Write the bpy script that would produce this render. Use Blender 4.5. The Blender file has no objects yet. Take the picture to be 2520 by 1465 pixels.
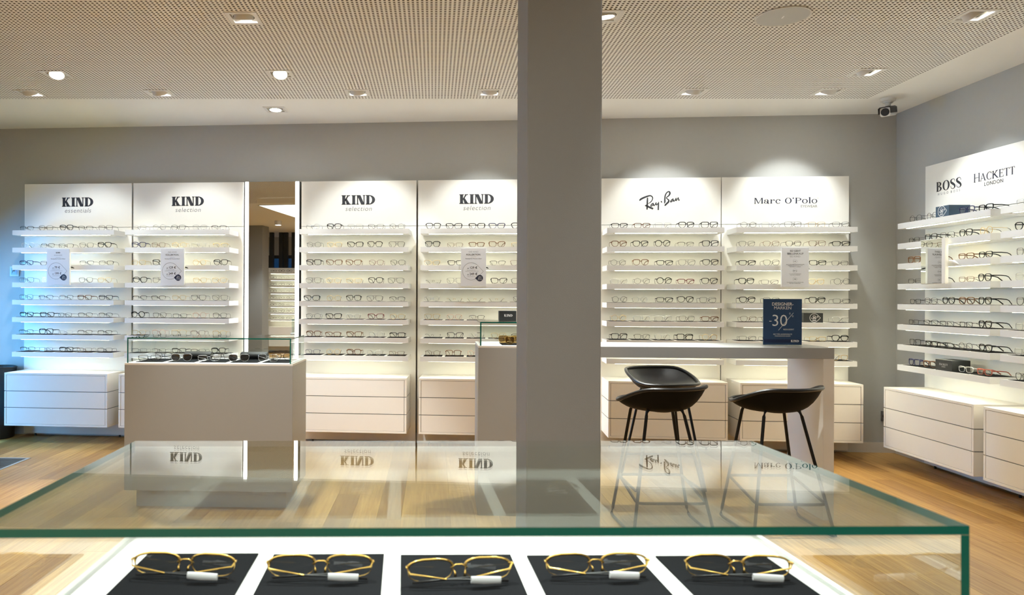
import bpy, math, random
from mathutils import Matrix, Vector

random.seed(7)
SC = bpy.context.scene
COL = SC.collection
PI = math.pi

# ------------------------------------------------------------------ camera, world, exposure
EYE = 1.265
CEIL = 2.815
cam_d = bpy.data.cameras.new('camera')
cam = bpy.data.objects.new('camera', cam_d)
COL.objects.link(cam)
cam.matrix_world = (Matrix.Translation((0, 0, EYE)) @ Matrix.Rotation(PI / 2, 4, 'X')
                    @ Matrix.Rotation(0.0043, 4, 'Z'))
cam_d.sensor_width = 36.0
cam_d.sensor_fit = 'HORIZONTAL'
cam_d.lens = 1800 / 2520 * 36
cam_d.shift_x = (1260 - 1035) / 2520
cam_d.shift_y = 2.0 / 2520
cam_d.clip_start = 0.05
cam_d.clip_end = 100
cam_d.dof.use_dof = True
cam_d.dof.focus_distance = 4.6
cam_d.dof.aperture_fstop = 25.714 / 3.0
SC.camera = cam

world = bpy.data.worlds.new('daylight')
SC.world = world
world.use_nodes = True
bgn = world.node_tree.nodes['Background']
bgn.inputs[0].default_value = (0.09, 0.44, 1.0, 1)
bgn.inputs[1].default_value = 10.0

SC.view_settings.view_transform = 'Standard'
SC.view_settings.look = 'None'
SC.view_settings.gamma = 1.0
SC.view_settings.exposure = 1.62
SC.view_settings.use_curve_mapping = False
cy = SC.cycles
cy.max_bounces = 14
cy.diffuse_bounces = 5
cy.glossy_bounces = 6
cy.transmission_bounces = 8
cy.transparent_max_bounces = 40
cy.caustics_reflective = False
cy.caustics_refractive = False
cy.sample_clamp_indirect = 4.0

SPOT_W = 62.0       # wall washing downlights
LED_E = 9.5         # strips under the shelves
COL_SPOT = (0.95, 0.99, 0.965)
COL_LED = (1.0, 0.95, 0.70)

# ------------------------------------------------------------------ materials
MATS = {}


def nodes_of(name):
    m = bpy.data.materials.new(name)
    m.use_nodes = True
    nt = m.node_tree
    nt.nodes.clear()
    out = nt.nodes.new('ShaderNodeOutputMaterial')
    return m, nt, out


def N(nt, kind, **kw):
    n = nt.nodes.new(kind)
    for k, v in kw.items():
        setattr(n, k, v)
    return n


def mat(name, color, rough=0.5, metal=0.0, spec=0.5, noise=0.0, nscale=30.0, bump=0.0, bscale=200.0, coat=0.0):
    """principled material with slight procedural tone variation and fine relief"""
    m, nt, out = nodes_of(name)
    p = N(nt, 'ShaderNodeBsdfPrincipled')
    p.inputs['Roughness'].default_value = rough
    p.inputs['Metallic'].default_value = metal
    p.inputs['Specular IOR Level'].default_value = spec
    p.inputs['Coat Weight'].default_value = coat
    c = (*color, 1)
    tc = N(nt, 'ShaderNodeTexCoord')
    nz = N(nt, 'ShaderNodeTexNoise')
    nz.inputs['Scale'].default_value = nscale
    nz.inputs['Detail'].default_value = 3
    nt.links.new(tc.outputs['Object'], nz.inputs['Vector'])
    mx = N(nt, 'ShaderNodeMix', data_type='RGBA')
    mx.inputs[6].default_value = tuple(max(0, q * (1 - noise)) for q in color) + (1,)
    mx.inputs[7].default_value = tuple(min(1, q * (1 + noise)) for q in color) + (1,)
    nt.links.new(nz.outputs['Fac'], mx.inputs[0])
    nt.links.new(mx.outputs[2], p.inputs['Base Color'])
    if bump:
        nb = N(nt, 'ShaderNodeTexNoise')
        nb.inputs['Scale'].default_value = bscale
        nt.links.new(tc.outputs['Object'], nb.inputs['Vector'])
        b = N(nt, 'ShaderNodeBump')
        b.inputs['Strength'].default_value = bump
        b.inputs['Distance'].default_value = 0.002
        nt.links.new(nb.outputs['Fac'], b.inputs['Height'])
        nt.links.new(b.outputs['Normal'], p.inputs['Normal'])
    nt.links.new(p.outputs[0], out.inputs[0])
    MATS[name] = m
    return m


def emit(name, color, strength):
    m, nt, out = nodes_of(name)
    e = N(nt, 'ShaderNodeEmission')
    e.inputs[0].default_value = (*color, 1)
    e.inputs[1].default_value = strength
    nt.links.new(e.outputs[0], out.inputs[0])
    MATS[name] = m
    return m


def pane(name, tint, f0=0.045, gloss=(1, 1, 1)):
    """clear sheet: transmits straight through, reflects by the Fresnel (Schlick) law"""
    m, nt, out = nodes_of(name)
    g = N(nt, 'ShaderNodeNewGeometry')
    d = N(nt, 'ShaderNodeVectorMath', operation='DOT_PRODUCT')
    nt.links.new(g.outputs['Normal'], d.inputs[0])
    nt.links.new(g.outputs['Incoming'], d.inputs[1])
    a = N(nt, 'ShaderNodeMath', operation='ABSOLUTE')
    nt.links.new(d.outputs['Value'], a.inputs[0])
    s = N(nt, 'ShaderNodeMath', operation='SUBTRACT', use_clamp=True)
    s.inputs[0].default_value = 1.0
    nt.links.new(a.outputs[0], s.inputs[1])
    w = N(nt, 'ShaderNodeMath', operation='POWER')
    nt.links.new(s.outputs[0], w.inputs[0])
    w.inputs[1].default_value = 5.0
    ma = N(nt, 'ShaderNodeMath', operation='MULTIPLY_ADD', use_clamp=True)
    nt.links.new(w.outputs[0], ma.inputs[0])
    ma.inputs[1].default_value = 1 - f0
    ma.inputs[2].default_value = f0
    t = N(nt, 'ShaderNodeBsdfTransparent')
    t.inputs[0].default_value = (*tint, 1)
    gl = N(nt, 'ShaderNodeBsdfGlossy')
    gl.inputs['Color'].default_value = (*gloss, 1)
    gl.inputs['Roughness'].default_value = 0.0
    mx = N(nt, 'ShaderNodeMixShader')
    nt.links.new(ma.outputs[0], mx.inputs[0])
    nt.links.new(t.outputs[0], mx.inputs[1])
    nt.links.new(gl.outputs[0], mx.inputs[2])
    nt.links.new(mx.outputs[0], out.inputs[0])
    MATS[name] = m
    return m


def oak(name):
    m, nt, out = nodes_of(name)
    p = N(nt, 'ShaderNodeBsdfPrincipled')
    g = N(nt, 'ShaderNodeNewGeometry')
    oi = N(nt, 'ShaderNodeObjectInfo')
    off = N(nt, 'ShaderNodeVectorMath', operation='SCALE')
    off.inputs[0].default_value = (3.7, 11.3, 0)
    nt.links.new(oi.outputs['Random'], off.inputs['Scale'])
    add = N(nt, 'ShaderNodeVectorMath', operation='ADD')
    nt.links.new(g.outputs['Position'], add.inputs[0])
    nt.links.new(off.outputs[0], add.inputs[1])
    mp = N(nt, 'ShaderNodeMapping')
    mp.inputs['Scale'].default_value = (38, 1.6, 8)
    nt.links.new(add.outputs[0], mp.inputs['Vector'])
    nz = N(nt, 'ShaderNodeTexNoise')
    nz.inputs['Scale'].default_value = 1.6
    nz.inputs['Detail'].default_value = 7
    nz.inputs['Distortion'].default_value = 0.6
    nt.links.new(mp.outputs[0], nz.inputs['Vector'])
    cr = N(nt, 'ShaderNodeValToRGB')
    cr.color_ramp.elements[0].position = 0.30
    cr.color_ramp.elements[0].color = (0.41, 0.208, 0.055, 1)
    cr.color_ramp.elements[1].position = 0.72
    cr.color_ramp.elements[1].color = (0.62, 0.375, 0.120, 1)
    nt.links.new(nz.outputs['Fac'], cr.inputs[0])
    tone = N(nt, 'ShaderNodeValToRGB')
    tone.color_ramp.elements[0].color = (0.60, 0.52, 0.45, 1)
    tone.color_ramp.elements[1].color = (1.12, 1.12, 1.10, 1)
    e = tone.color_ramp.elements.new(0.3)
    e.color = (0.86, 0.82, 0.78, 1)
    nt.links.new(oi.outputs['Random'], tone.inputs[0])
    mul = N(nt, 'ShaderNodeMix', data_type='RGBA', blend_type='MULTIPLY')
    mul.inputs[0].default_value = 1.0
    nt.links.new(cr.outputs[0], mul.inputs[6])
    nt.links.new(tone.outputs[0], mul.inputs[7])
    nt.links.new(mul.outputs[2], p.inputs['Base Color'])
    p.inputs['Roughness'].default_value = 0.42
    b = N(nt, 'ShaderNodeBump')
    b.inputs['Strength'].default_value = 0.12
    b.inputs['Distance'].default_value = 0.001
    nt.links.new(nz.outputs['Fac'], b.inputs['Height'])
    nt.links.new(b.outputs['Normal'], p.inputs['Normal'])
    nt.links.new(p.outputs[0], out.inputs[0])
    MATS[name] = m
    return m


oak('oak')
mat('wall_grey', (0.46, 0.465, 0.45), 0.85, noise=0.02, bump=0.15, bscale=300)
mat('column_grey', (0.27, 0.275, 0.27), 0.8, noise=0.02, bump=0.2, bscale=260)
mat('ceiling_white', (0.86, 0.86, 0.815), 0.9, noise=0.01)
mat('fleece', (0.075, 0.065, 0.045), 1.0, noise=0.3, nscale=90)
mat('white_lacquer', (0.83, 0.82, 0.79), 0.38, noise=0.01)
mat('shelf_lacquer', (0.72, 0.72, 0.71), 0.38, noise=0.01)
mat('white_board', (0.84, 0.83, 0.78), 0.45, noise=0.01)
mat('warm_lacquer', (0.80, 0.77, 0.72), 0.40, noise=0.01)
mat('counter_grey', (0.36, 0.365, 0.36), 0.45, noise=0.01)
mat('groove', (0.12, 0.12, 0.12), 0.6)
mat('groove_soft', (0.20, 0.20, 0.20), 0.5)
mat('black_plastic', (0.012, 0.012, 0.013), 0.35)
mat('black_matte', (0.018, 0.018, 0.018), 0.6, noise=0.15, nscale=120)
mat('mat_black', (0.008, 0.0085, 0.010), 0.9, spec=0.1, noise=0.25, nscale=400)
mat('leather', (0.009, 0.009, 0.010), 0.36, bump=0.25, bscale=380)
mat('felt_black', (0.003, 0.003, 0.0035), 0.6, spec=0.12)
mat('steel_black', (0.004, 0.004, 0.0045), 0.40, spec=0.3)
mat('ink', (0.020, 0.022, 0.030), 0.5)
mat('ink_grey', (0.17, 0.17, 0.18), 0.6)
mat('ink_light', (0.32, 0.33, 0.35), 0.6)
mat('ink_navy', (0.012, 0.016, 0.045), 0.5)
mat('paper_white', (0.70, 0.72, 0.76), 0.35)
mat('print_white', (0.80, 0.80, 0.80), 0.5)
mat('navy', (0.018, 0.055, 0.135), 0.35, noise=0.10, nscale=60)
mat('navy_dark', (0.008, 0.022, 0.075), 0.4)
mat('navy_card', (0.035, 0.075, 0.125), 0.45)
mat('box_black', (0.020, 0.023, 0.024), 0.45)
mat('grille_grey', (0.50, 0.51, 0.50), 0.6, noise=0.05, nscale=600)
mat('alu', (0.55, 0.55, 0.54), 0.35, metal=0.6)
mat('cam_white', (0.72, 0.72, 0.69), 0.4)
mat('tag_white', (0.85, 0.86, 0.88), 0.4)
mat('plate_white', (0.62, 0.66, 0.70), 0.4)
mat('frame_dark', (0.02, 0.022, 0.025), 0.4)
mat('glass_edge', (0.0, 0.115, 0.088), 0.12, spec=0.8)
mat('skirting', (0.66, 0.63, 0.58), 0.5)
mat('clip_blue', (0.35, 0.50, 0.72), 0.4)
pane('case_glass', (0.955, 0.985, 0.965), 0.075)
pane('window_glass', (0.94, 0.97, 0.97), 0.05)
pane('rear_glass', (0.045, 0.05, 0.055), 0.05)  # dark tint, added to dim the blue daylight from the rear
pane('lens_clear', (0.955, 0.955, 0.945), 0.05)
pane('lens_brown', (0.42, 0.26, 0.09), 0.10, (1.0, 0.85, 0.6))
pane('lens_dark', (0.05, 0.05, 0.055), 0.09)
emit('led', COL_LED, LED_E)
emit('mirror_light', (1.0, 0.99, 0.96), 3.2)
emit('lamp', (1.0, 0.98, 0.94), 28.0)
emit('cove', (0.97, 0.99, 0.95), 1.4)
m, nt, out = nodes_of('mirror')
gl = N(nt, 'ShaderNodeBsdfGlossy')
gl.inputs['Color'].default_value = (0.82, 0.84, 0.84, 1)
gl.inputs['Roughness'].default_value = 0.0
nt.links.new(gl.outputs[0], out.inputs[0])
MATS['mirror'] = m
# spectacle frames
FRAME_COL = {'k': ('black', (0.006, 0.006, 0.0065), 0.25, 0.0), 'g': ('gunmetal', (0.075, 0.075, 0.08), 0.35, 0.7),
             's': ('silver', (0.52, 0.52, 0.54), 0.28, 0.9), 'd': ('gold', (0.62, 0.42, 0.16), 0.28, 0.9),
             't': ('tortoiseshell', (0.13, 0.052, 0.016), 0.3, 0.0), 'r': ('burgundy', (0.11, 0.010, 0.014), 0.3, 0.0),
             'b': ('dark blue', (0.025, 0.03, 0.09), 0.3, 0.0), 'c': ('clear grey', (0.45, 0.45, 0.44), 0.2, 0.0),
             'p': ('rose gold', (0.60, 0.33, 0.25), 0.3, 0.9), 'o': ('coral red', (0.45, 0.10, 0.06), 0.3, 0.0)}
for k, (nm, c, rg, me) in FRAME_COL.items():
    mat('frame_' + k, c, rg, me, 0.3, noise=0.45 if k == 't' else 0.05, nscale=220 if k == 't' else 80)
mat('gold_shiny', (0.72, 0.47, 0.13), 0.16, 1.0)


# ------------------------------------------------------------------ mesh helpers
class MB:
    def __init__(s):
        s.v, s.f, s.m = [], [], []

    def add(s, verts, faces, mi=0):
        b = len(s.v)
        s.v += [tuple(q) for q in verts]
        for fc in faces:
            s.f.append(tuple(b + i for i in fc))
            s.m.append(mi)
        return s

    def box(s, x0, x1, y0, y1, z0, z1, mi=0):
        x0, x1 = min(x0, x1), max(x0, x1)
        y0, y1 = min(y0, y1), max(y0, y1)
        z0, z1 = min(z0, z1), max(z0, z1)
        v = [(x0, y0, z0), (x1, y0, z0), (x1, y1, z0), (x0, y1, z0), (x0, y0, z1), (x1, y0, z1), (x1, y1, z1), (x0, y1, z1)]
        return s.add(v, [(0, 3, 2, 1), (4, 5, 6, 7), (0, 1, 5, 4), (1, 2, 6, 5), (2, 3, 7, 6), (3, 0, 4, 7)], mi)

    def glass_box(s, x0, x1, y0, y1, z0, z1, big, mi=0, edge=1, clear=()):
        """sheet: the two faces normal to axis `big` are clear, the four narrow ones are cut edges"""
        v = [(x0, y0, z0), (x1, y0, z0), (x1, y1, z0), (x0, y1, z0), (x0, y0, z1), (x1, y0, z1), (x1, y1, z1), (x0, y1, z1)]
        fs = {'z': [(0, 3, 2, 1), (4, 5, 6, 7)], 'y': [(0, 1, 5, 4), (2, 3, 7, 6)], 'x': [(1, 2, 6, 5), (3, 0, 4, 7)]}
        b = len(s.v)
        s.v += v
        for ax in 'xyz':
            for q, fc in enumerate(fs[ax]):
                s.f.append(tuple(b + i for i in fc))
                s.m.append(mi if ax == big or ax + '01'[q] in clear else edge)
        return s

    def tube(s, pts, r, n=8, mi=0, closed=False, flat=None):
        """round (or flattened: flat = (horizontal half width, vertical half height)) section swept along pts"""
        pts = [Vector(p) for p in pts]
        L = len(pts)
        rings = []
        for i, p in enumerate(pts):
            if closed:
                d = (pts[(i + 1) % L] - pts[i - 1])
            else:
                d = pts[min(i + 1, L - 1)] - pts[max(i - 1, 0)]
            d.normalize()
            up = Vector((0, 0, 1)) if abs(d.z) < 0.95 else Vector((0, 1, 0))
            a = d.cross(up).normalized()
            c = a.cross(d).normalized()
            rr = r[i] if isinstance(r, (list, tuple)) else r
            ring = []
            for k in range(n):
                t = 2 * PI * (k + .5) / n
                if flat:
                    ring.append(p + a * math.cos(t) * flat[0] * rr + c * math.sin(t) * flat[1] * rr)
                else:
                    ring.append(p + a * math.cos(t) * rr + c * math.sin(t) * rr)
            rings.append(ring)
        b = len(s.v)
        for ring in rings:
            s.v += [tuple(q) for q in ring]
        for i in range(L if closed else L - 1):
            j = (i + 1) % L
            for k in range(n):
                k2 = (k + 1) % n
                s.f.append((b + i * n + k, b + i * n + k2, b + j * n + k2, b + j * n + k))
                s.m.append(mi)
        if not closed:
            s.f.append(tuple(b + k for k in reversed(range(n))))
            s.f.append(tuple(b + (L - 1) * n + k for k in range(n)))
            s.m += [mi, mi]
        return s

    def cyl(s, cx, cy_, z0, z1, r, n=24, mi=0, r1=None):
        r1 = r if r1 is None else r1
        v = [(cx + r * math.cos(2 * PI * k / n), cy_ + r * math.sin(2 * PI * k / n), z0) for k in range(n)]
        v += [(cx + r1 * math.cos(2 * PI * k / n), cy_ + r1 * math.sin(2 * PI * k / n), z1) for k in range(n)]
        f = [(k, (k + 1) % n, n + (k + 1) % n, n + k) for k in range(n)]
        f += [tuple(reversed(range(n))), tuple(range(n, 2 * n))]
        return s.add(v, f, mi)

    def lathe(s, prof, n=24, mi=0, cx=0, cy_=0):
        b = len(s.v)
        for (r, z) in prof:
            for k in range(n):
                s.v.append((cx + r * math.cos(2 * PI * k / n), cy_ + r * math.sin(2 * PI * k / n), z))
        for i in range(len(prof) - 1):
            for k in range(n):
                k2 = (k + 1) % n
                s.f.append((b + i * n + k, b + i * n + k2, b + (i + 1) * n + k2, b + (i + 1) * n + k))
                s.m.append(mi)
        return s

    def prism(s, poly, z0, z1, mi=0):
        n = len(poly)
        v = [(x, y, z0) for x, y in poly] + [(x, y, z1) for x, y in poly]
        f = [(k, (k + 1) % n, n + (k + 1) % n, n + k) for k in range(n)]
        f += [tuple(reversed(range(n))), tuple(range(n, 2 * n))]
        return s.add(v, f, mi)

    def flat(s, polys, y, ox=0, oz=0, sc=1.0, mi=0):
        """2-D polygons (x, z) laid on a vertical plane that faces -y"""
        for p in polys:
            s.add([(ox + a * sc, y, oz + b * sc) for a, b in p], [tuple(range(len(p)))], mi)
        return s

    def xf(s, M):
        s.v = [tuple(M @ Vector(q)) for q in s.v]
        return s

    def mesh(s, name, mats, smooth=False):
        me = bpy.data.meshes.new(name)
        me.from_pydata(s.v, [], s.f)
        for q in (mats if isinstance(mats, (list, tuple)) else [mats]):
            me.materials.append(MATS[q])
        me.polygons.foreach_set('material_index', s.m)
        if smooth:
            me.polygons.foreach_set('use_smooth', [True] * len(s.f))
        me.update()
        return me

    def build(s, name, mats, parent=None, smooth=False, bevel=0):
        o = bpy.data.objects.new(name, s.mesh(name, mats, smooth))
        COL.objects.link(o)
        o.parent = parent
        if bevel:
            b = o.modifiers.new('bevel', 'BEVEL')
            b.width = bevel
            b.segments = 2
            b.limit_method = 'ANGLE'
        if smooth:
            try:
                o.data.set_sharp_from_angle(angle=math.radians(40))
            except Exception:
                pass
        return o


def tag(o, label=None, cat=None, group=None, kind=None):
    for k, v in (('label', label), ('category', cat), ('group', group), ('kind', kind)):
        if v:
            o[k] = v
    return o


def empty(name, loc=(0, 0, 0), rz=0.0, label=None, cat=None, group=None):
    o = bpy.data.objects.new(name, None)
    COL.objects.link(o)
    o.location = loc
    o.rotation_euler = (0, 0, rz)
    return tag(o, label, cat, group)


def inst(name, me, parent=None, loc=(0, 0, 0), rz=0.0):
    o = bpy.data.objects.new(name, me)
    COL.objects.link(o)
    o.parent = parent
    o.location = loc
    o.rotation_euler = (0, 0, rz)
    return o


# ------------------------------------------------------------------ lettering
_txt = {}


def txt(body, size, align='CENTER', shear=0.0, off=0.0, spacing=1.0, res=3):
    """outline text -> list of polygons in the plane"""
    key = (body, size, align, shear, off, spacing)
    if key in _txt:
        return _txt[key]
    c = bpy.data.curves.new('t', 'FONT')
    c.body = body
    c.size = size
    c.align_x = align
    c.shear = shear
    c.offset = off * size
    c.space_character = spacing
    c.resolution_u = res
    c.fill_mode = 'FRONT'
    o = bpy.data.objects.new('t', c)
    me = bpy.data.meshes.new_from_object(o)
    polys = [[(me.vertices[i].co.x, me.vertices[i].co.y) for i in p.vertices] for p in me.polygons]
    bpy.data.objects.remove(o)
    bpy.data.curves.remove(c)
    bpy.data.meshes.remove(me)
    _txt[key] = polys
    return polys


def rect(x0, y0, x1, y1):
    return [[(x0, y0), (x1, y0), (x1, y1), (x0, y1)]]


def ribbon(pts, w):
    """stroke of given width(s) along pts"""
    P = [Vector((a, b)) for a, b in pts]
    L = len(P)
    W = w if isinstance(w, (list, tuple)) else [w] * L
    e = []
    for i in range(L):
        d = (P[min(i + 1, L - 1)] - P[max(i - 1, 0)]).normalized()
        nrm = Vector((-d.y, d.x)) * W[i] / 2
        e.append((P[i] + nrm, P[i] - nrm))
    return [[tuple(e[i][0]), tuple(e[i][1]), tuple(e[i + 1][1]), tuple(e[i + 1][0])] for i in range(L - 1)]


def smoothpath(pts, n=4):
    """Catmull-Rom through pts"""
    out_ = []
    L = len(pts)
    for i in range(L - 1):
        p0, p1, p2, p3 = pts[max(i - 1, 0)], pts[i], pts[i + 1], pts[min(i + 2, L - 1)]
        for k in range(n):
            t = k / n
            q = []
            for a, b, c, d in zip(p0, p1, p2, p3):
                q.append(.5 * (2 * b + (c - a) * t + (2 * a - 5 * b + 4 * c - d) * t * t + (3 * b - a - 3 * c + d) * t ** 3))
            out_.append(tuple(q))
    out_.append(tuple(pts[-1]))
    return out_


def stroke(pw, n=4):
    s_ = smoothpath(pw, n)
    return ribbon([(a, b) for a, b, c in s_], [c for a, b, c in s_])


def ring(cx, cy_, rx, ry, tv, th, a0=0, a1=360, n=28):
    """elliptic ring; tv thickness at the sides, th at top and bottom"""
    o_ = []
    for i in range(n):
        t0 = math.radians(a0 + (a1 - a0) * i / n)
        t1 = math.radians(a0 + (a1 - a0) * (i + 1) / n)
        o_.append([(cx + rx * math.cos(t0), cy_ + ry * math.sin(t0)), (cx + rx * math.cos(t1), cy_ + ry * math.sin(t1)),
                   (cx + (rx - tv) * math.cos(t1), cy_ + (ry - th) * math.sin(t1)),
                   (cx + (rx - tv) * math.cos(t0), cy_ + (ry - th) * math.sin(t0))])
    return o_


def disc(cx, cy_, r, n=16):
    return [[(cx + r * math.cos(2 * PI * k / n), cy_ + r * math.sin(2 * PI * k / n)) for k in range(n)]]


def glyph(ch, S, h, se):
    """serif capital/lower-case letter of cap height 1: S stem, h hairline, se serif overhang -> (polys, advance)"""
    def stem(x, w, y0=0.0, y1=1.0, b=True, t=True):
        o_ = rect(x, y0, x + w, y1)
        if b:
            o_ += rect(x - se, y0, x + w + se, y0 + h)
        if t:
            o_ += rect(x - se, y1 - h, x + w + se, y1)
        return o_
    x = se
    if ch == 'I':
        return stem(x, S), S + 2 * se
    if ch == 'H':
        W = .62
        return stem(x, S) + stem(x + W, S) + rect(x, .48, x + W, .48 + h), W + S + 2 * se
    if ch == 'N':
        W = .66
        return (stem(x, h * 1.3) + stem(x + W, h * 1.3, b=False) +
                [[(x, 1), (x + S * 1.15, 1), (x + W + h * 1.3, 0), (x + W + h * 1.3 - S * 1.15, 0)]]), W + h * 1.3 + 2 * se
    if ch == 'K':
        return (stem(x, S) + ribbon([(x + S * .9, .42), (x + .62, .98)], h * 1.5) + rect(x + .46, 1 - h, x + .80, 1) +
                [[(x + S * .9 + .02, .55), (x + S * .9 + .16, .68), (x + .84, 0), (x + .84 - S * 1.25, 0)]] +
                rect(x + .84 - S * 1.45, 0, x + .90, h)), .90 + se
    if ch == 'D':
        return stem(x, S) + ring(x + S * .9, .5, .62, .5, S * 1.05, h, -90, 90), .62 + S + se * 1.2
    if ch == 'B':
        return (stem(x, S) + ring(x + S * .9, .75, .40, .25, S * .95, h, -90, 90, 16) +
                ring(x + S * .9, .265, .46, .265, S * 1.0, h, -90, 90, 16)), .48 + S + se
    if ch == 'O':
        return ring(.45, .5, .45, .52, S * 1.05, h), .92
    if ch == 'C':
        return (ring(.44, .5, .44, .52, S * 1.05, h, 42, 318) + rect(.74, .68, .74 + h * .8, .98)), .84
    if ch == 'S':
        return (stroke([(.55, .70, h), (.54, .86, h), (.42, .975, h * 1.1), (.24, .975, h * 1.3), (.09, .86, S * .8), (.10, .68, S * .95), (.30, .52, S * 1.15),
                        (.50, .36, S * .95), (.55, .18, S * .85), (.44, .03, h * 1.3), (.26, .02, h * 1.1), (.09, .12, h), (.06, .32, h)])), .66
    if ch == 'A':
        return (ribbon([(.06, 0), (.40, 1)], h * 1.2) + [[(.34, 1), (.34 + S * .9, 1), (.82, 0), (.82 - S * 1.1, 0)]] +
                rect(.16, .30, .66, .30 + h) + rect(-.04, 0, .20, h * .9) + rect(.58, 0, .92, h * .9)), .92
    if ch == 'E':
        return (stem(x, S) + rect(x, 1 - h, x + .56, 1) + rect(x, .5, x + .44, .5 + h) + rect(x, 0, x + .60, h) +
                rect(x + .56 - h, .78, x + .56, 1) + rect(x + .60 - h, 0, x + .60, .24) + rect(x + .44 - h, .40, x + .44, .64)), .66 + se
    if ch == 'T':
        return (stem(.36 - S / 2, S, t=False) + rect(0, 1 - h, .72, 1) + rect(0, .80, h, 1) + rect(.72 - h, .80, .72, 1)), .74
    if ch == 'M':
        W = .92
        return (stem(x, h * 1.6) + stem(x + W, S) + [[(x, 1), (x + S * 1.25, 1), (x + .56, 0), (x + .46, 0)]] +
                ribbon([(x + .50, .02), (x + W + .03, .98)], h * 1.3)), W + S + 2 * se
    if ch == 'P':
        return stem(x, S) + ring(x + S * .9, .72, .62, .28, S * 1.0, h, -90, 90, 16), .66 + S
    if ch == 'l':
        return stem(x, S, 0, 1.08, True, False) + rect(x - se, 1.08 - h, x + S, 1.08), S + 2 * se
    if ch == 'o':
        return ring(.38, .37, .38, .39, S * .9, h), .78
    if ch == 'c':
        return ring(.36, .37, .36, .39, S * .9, h, 45, 320) + disc(.58, .56, S * .62), .72
    if ch == 'r':
        return (stem(x, S, 0, .74, True, False) + rect(x - se, .74 - h, x + S, .74) +
                stroke([(x + S, .45, h), (x + .28, .66, h), (x + .44, .70, h)]) + disc(x + .46, .60, S * .62)), .64
    if ch == 'a':
        return (stroke([(.10, .58, h), (.20, .72, h), (.40, .72, h), (.52, .58, S), (.53, .30, S), (.56, .06, S * .8), (.70, .03, h)]) +
                disc(.13, .54, S * .62) + ring(.27, .21, .27, .21, S * .85, h, 60, 400)), .74
    if ch == "'":
        return disc(.10, .93, S * .6) + ribbon([(.13, .93), (.06, .74)], [S * .6, h * .6]), .26
    return [], .35


def word(s_, S, h, se, track=0.06):
    out_, x = [], 0.0
    for ch in s_:
        p, adv = glyph(ch, S, h, se)
        out_ += [[(a + x, b) for a, b in q] for q in p]
        x += adv + track
    return out_, x - track


KIND_P, KIND_W = word('KIND', .30, .085, .07, .055)


def place(polys, sc_x, sc_y, ox, oy, centre_w=None):
    dx = -centre_w / 2 if centre_w else 0
    return [[(ox + (a + dx) * sc_x, oy + b * sc_y) for a, b in p] for p in polys]


def kind_logo(cx, cz, w):
    s_ = w / KIND_W
    h_ = w * .275
    return place(KIND_P, s_, h_, cx, cz - h_ / 2, KIND_W)


# ------------------------------------------------------------------ frames of reference
TB = math.atan(0.0885)           # the back wall is turned against the picture plane
CB, SB = math.cos(TB), math.sin(TB)
D_BOARD = 6.35


def back(s, out_):
    """point in plan on the back boards' plane at X = s, out_ metres in front of them"""
    return (s - out_ * SB, D_BOARD - 0.0885 * s - out_ * CB)


RZB = -TB
YR = 0.02                        # the right wall
RZR = -(PI / 2 + YR)


def right(y, out_):
    """point in plan on the right wall's board plane at depth y, out_ metres in front of it"""
    X = 3.945 - 0.07 + YR * (y - 6.07)
    return (X - out_, y + YR * out_)


GR = 0.018                       # ceiling grid and floor planks


def grid(u, v):
    return (u + GR * v, v - GR * u)


# ------------------------------------------------------------------ the room
YL, YREAR = 1.0, -5.2
XL, XLL, XR = -4.4, -6.8, 3.945
HW = CEIL + 0.16

floor = MB().box(-7.0, 4.4, -5.6, 7.2, -0.06, -0.0125).build('floor', 'groove')
tag(floor, kind='structure')
unit = MB().box(0, 1, 0, 1, -0.012, 0).mesh('plank', 'oak')
PW = 0.142
nplk = 0
xcol = -4.3
fieldmb = MB()
while xcol < 3.92:
    u0 = xcol
    wallv = 6.42 - 0.0885 * (u0 + PW) + GR * u0 + 0.03
    v = 1.25 - random.uniform(0, 1.2)
    while v < wallv - 0.02:
        ln = random.choice((1.0, 1.25, 1.5, 1.8))
        v1 = min(v + ln, wallv)
        if wallv - v1 < 0.25:
            v1 = wallv
        gx, gy = grid(u0, v)
        pw = min(PW, 3.90 - u0) if u0 + PW > 3.90 else PW
        o = inst('plank', unit, floor, (gx, gy, 0), -GR)
        o.scale = (pw - 0.0012, v1 - v - 0.0012, 1)
        nplk += 1
        v = v1
    xcol += PW
# the boards outside the picture (behind the camera and beyond the left edge), same oak, joined
xx = -6.9
while xx < 3.92:
    vv, vend = (-5.5, 0.02) if xx > -4.35 else (-5.5, 6.9)
    vv += random.uniform(-.0, .9) - 0.9
    while vv < vend:
        ln = random.choice((1.0, 1.25, 1.5, 1.8))
        v1 = min(vv + ln, vend)
        fieldmb.box(xx, min(xx + PW, 3.93) - 0.0012, max(vv, -5.5), v1 - 0.0012, -0.012, -0.0005)
        vv = v1
    xx += PW
fo = fieldmb.build('plank_field', 'oak', floor)
fo['kind'] = 'stuff'

# walls
wb = empty('wall_back', (*back(0, -0.07), 0), RZB)
wb['kind'] = 'structure'
MB().box(-6.0, 4.2, 0, 0.12, 0, HW).build('plaster', 'wall_grey', wb)
wr = empty('wall_right', (3.945 - YR * 6.07, 0, 0), 0)
wr['kind'] = 'structure'
MB().add([(YR * -5.4, -5.4, 0), (YR * 6.2, 6.2, 0), (YR * 6.2 + .12, 6.2, 0), (YR * -5.4 + .12, -5.4, 0),
          (YR * -5.4, -5.4, HW), (YR * 6.2, 6.2, HW), (YR * 6.2 + .12, 6.2, HW), (YR * -5.4 + .12, -5.4, HW)],
         [(0, 3, 2, 1), (4, 5, 6, 7), (0, 1, 5, 4), (1, 2, 6, 5), (2, 3, 7, 6), (3, 0, 4, 7)]).build('plaster', 'wall_grey', wr)
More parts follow.
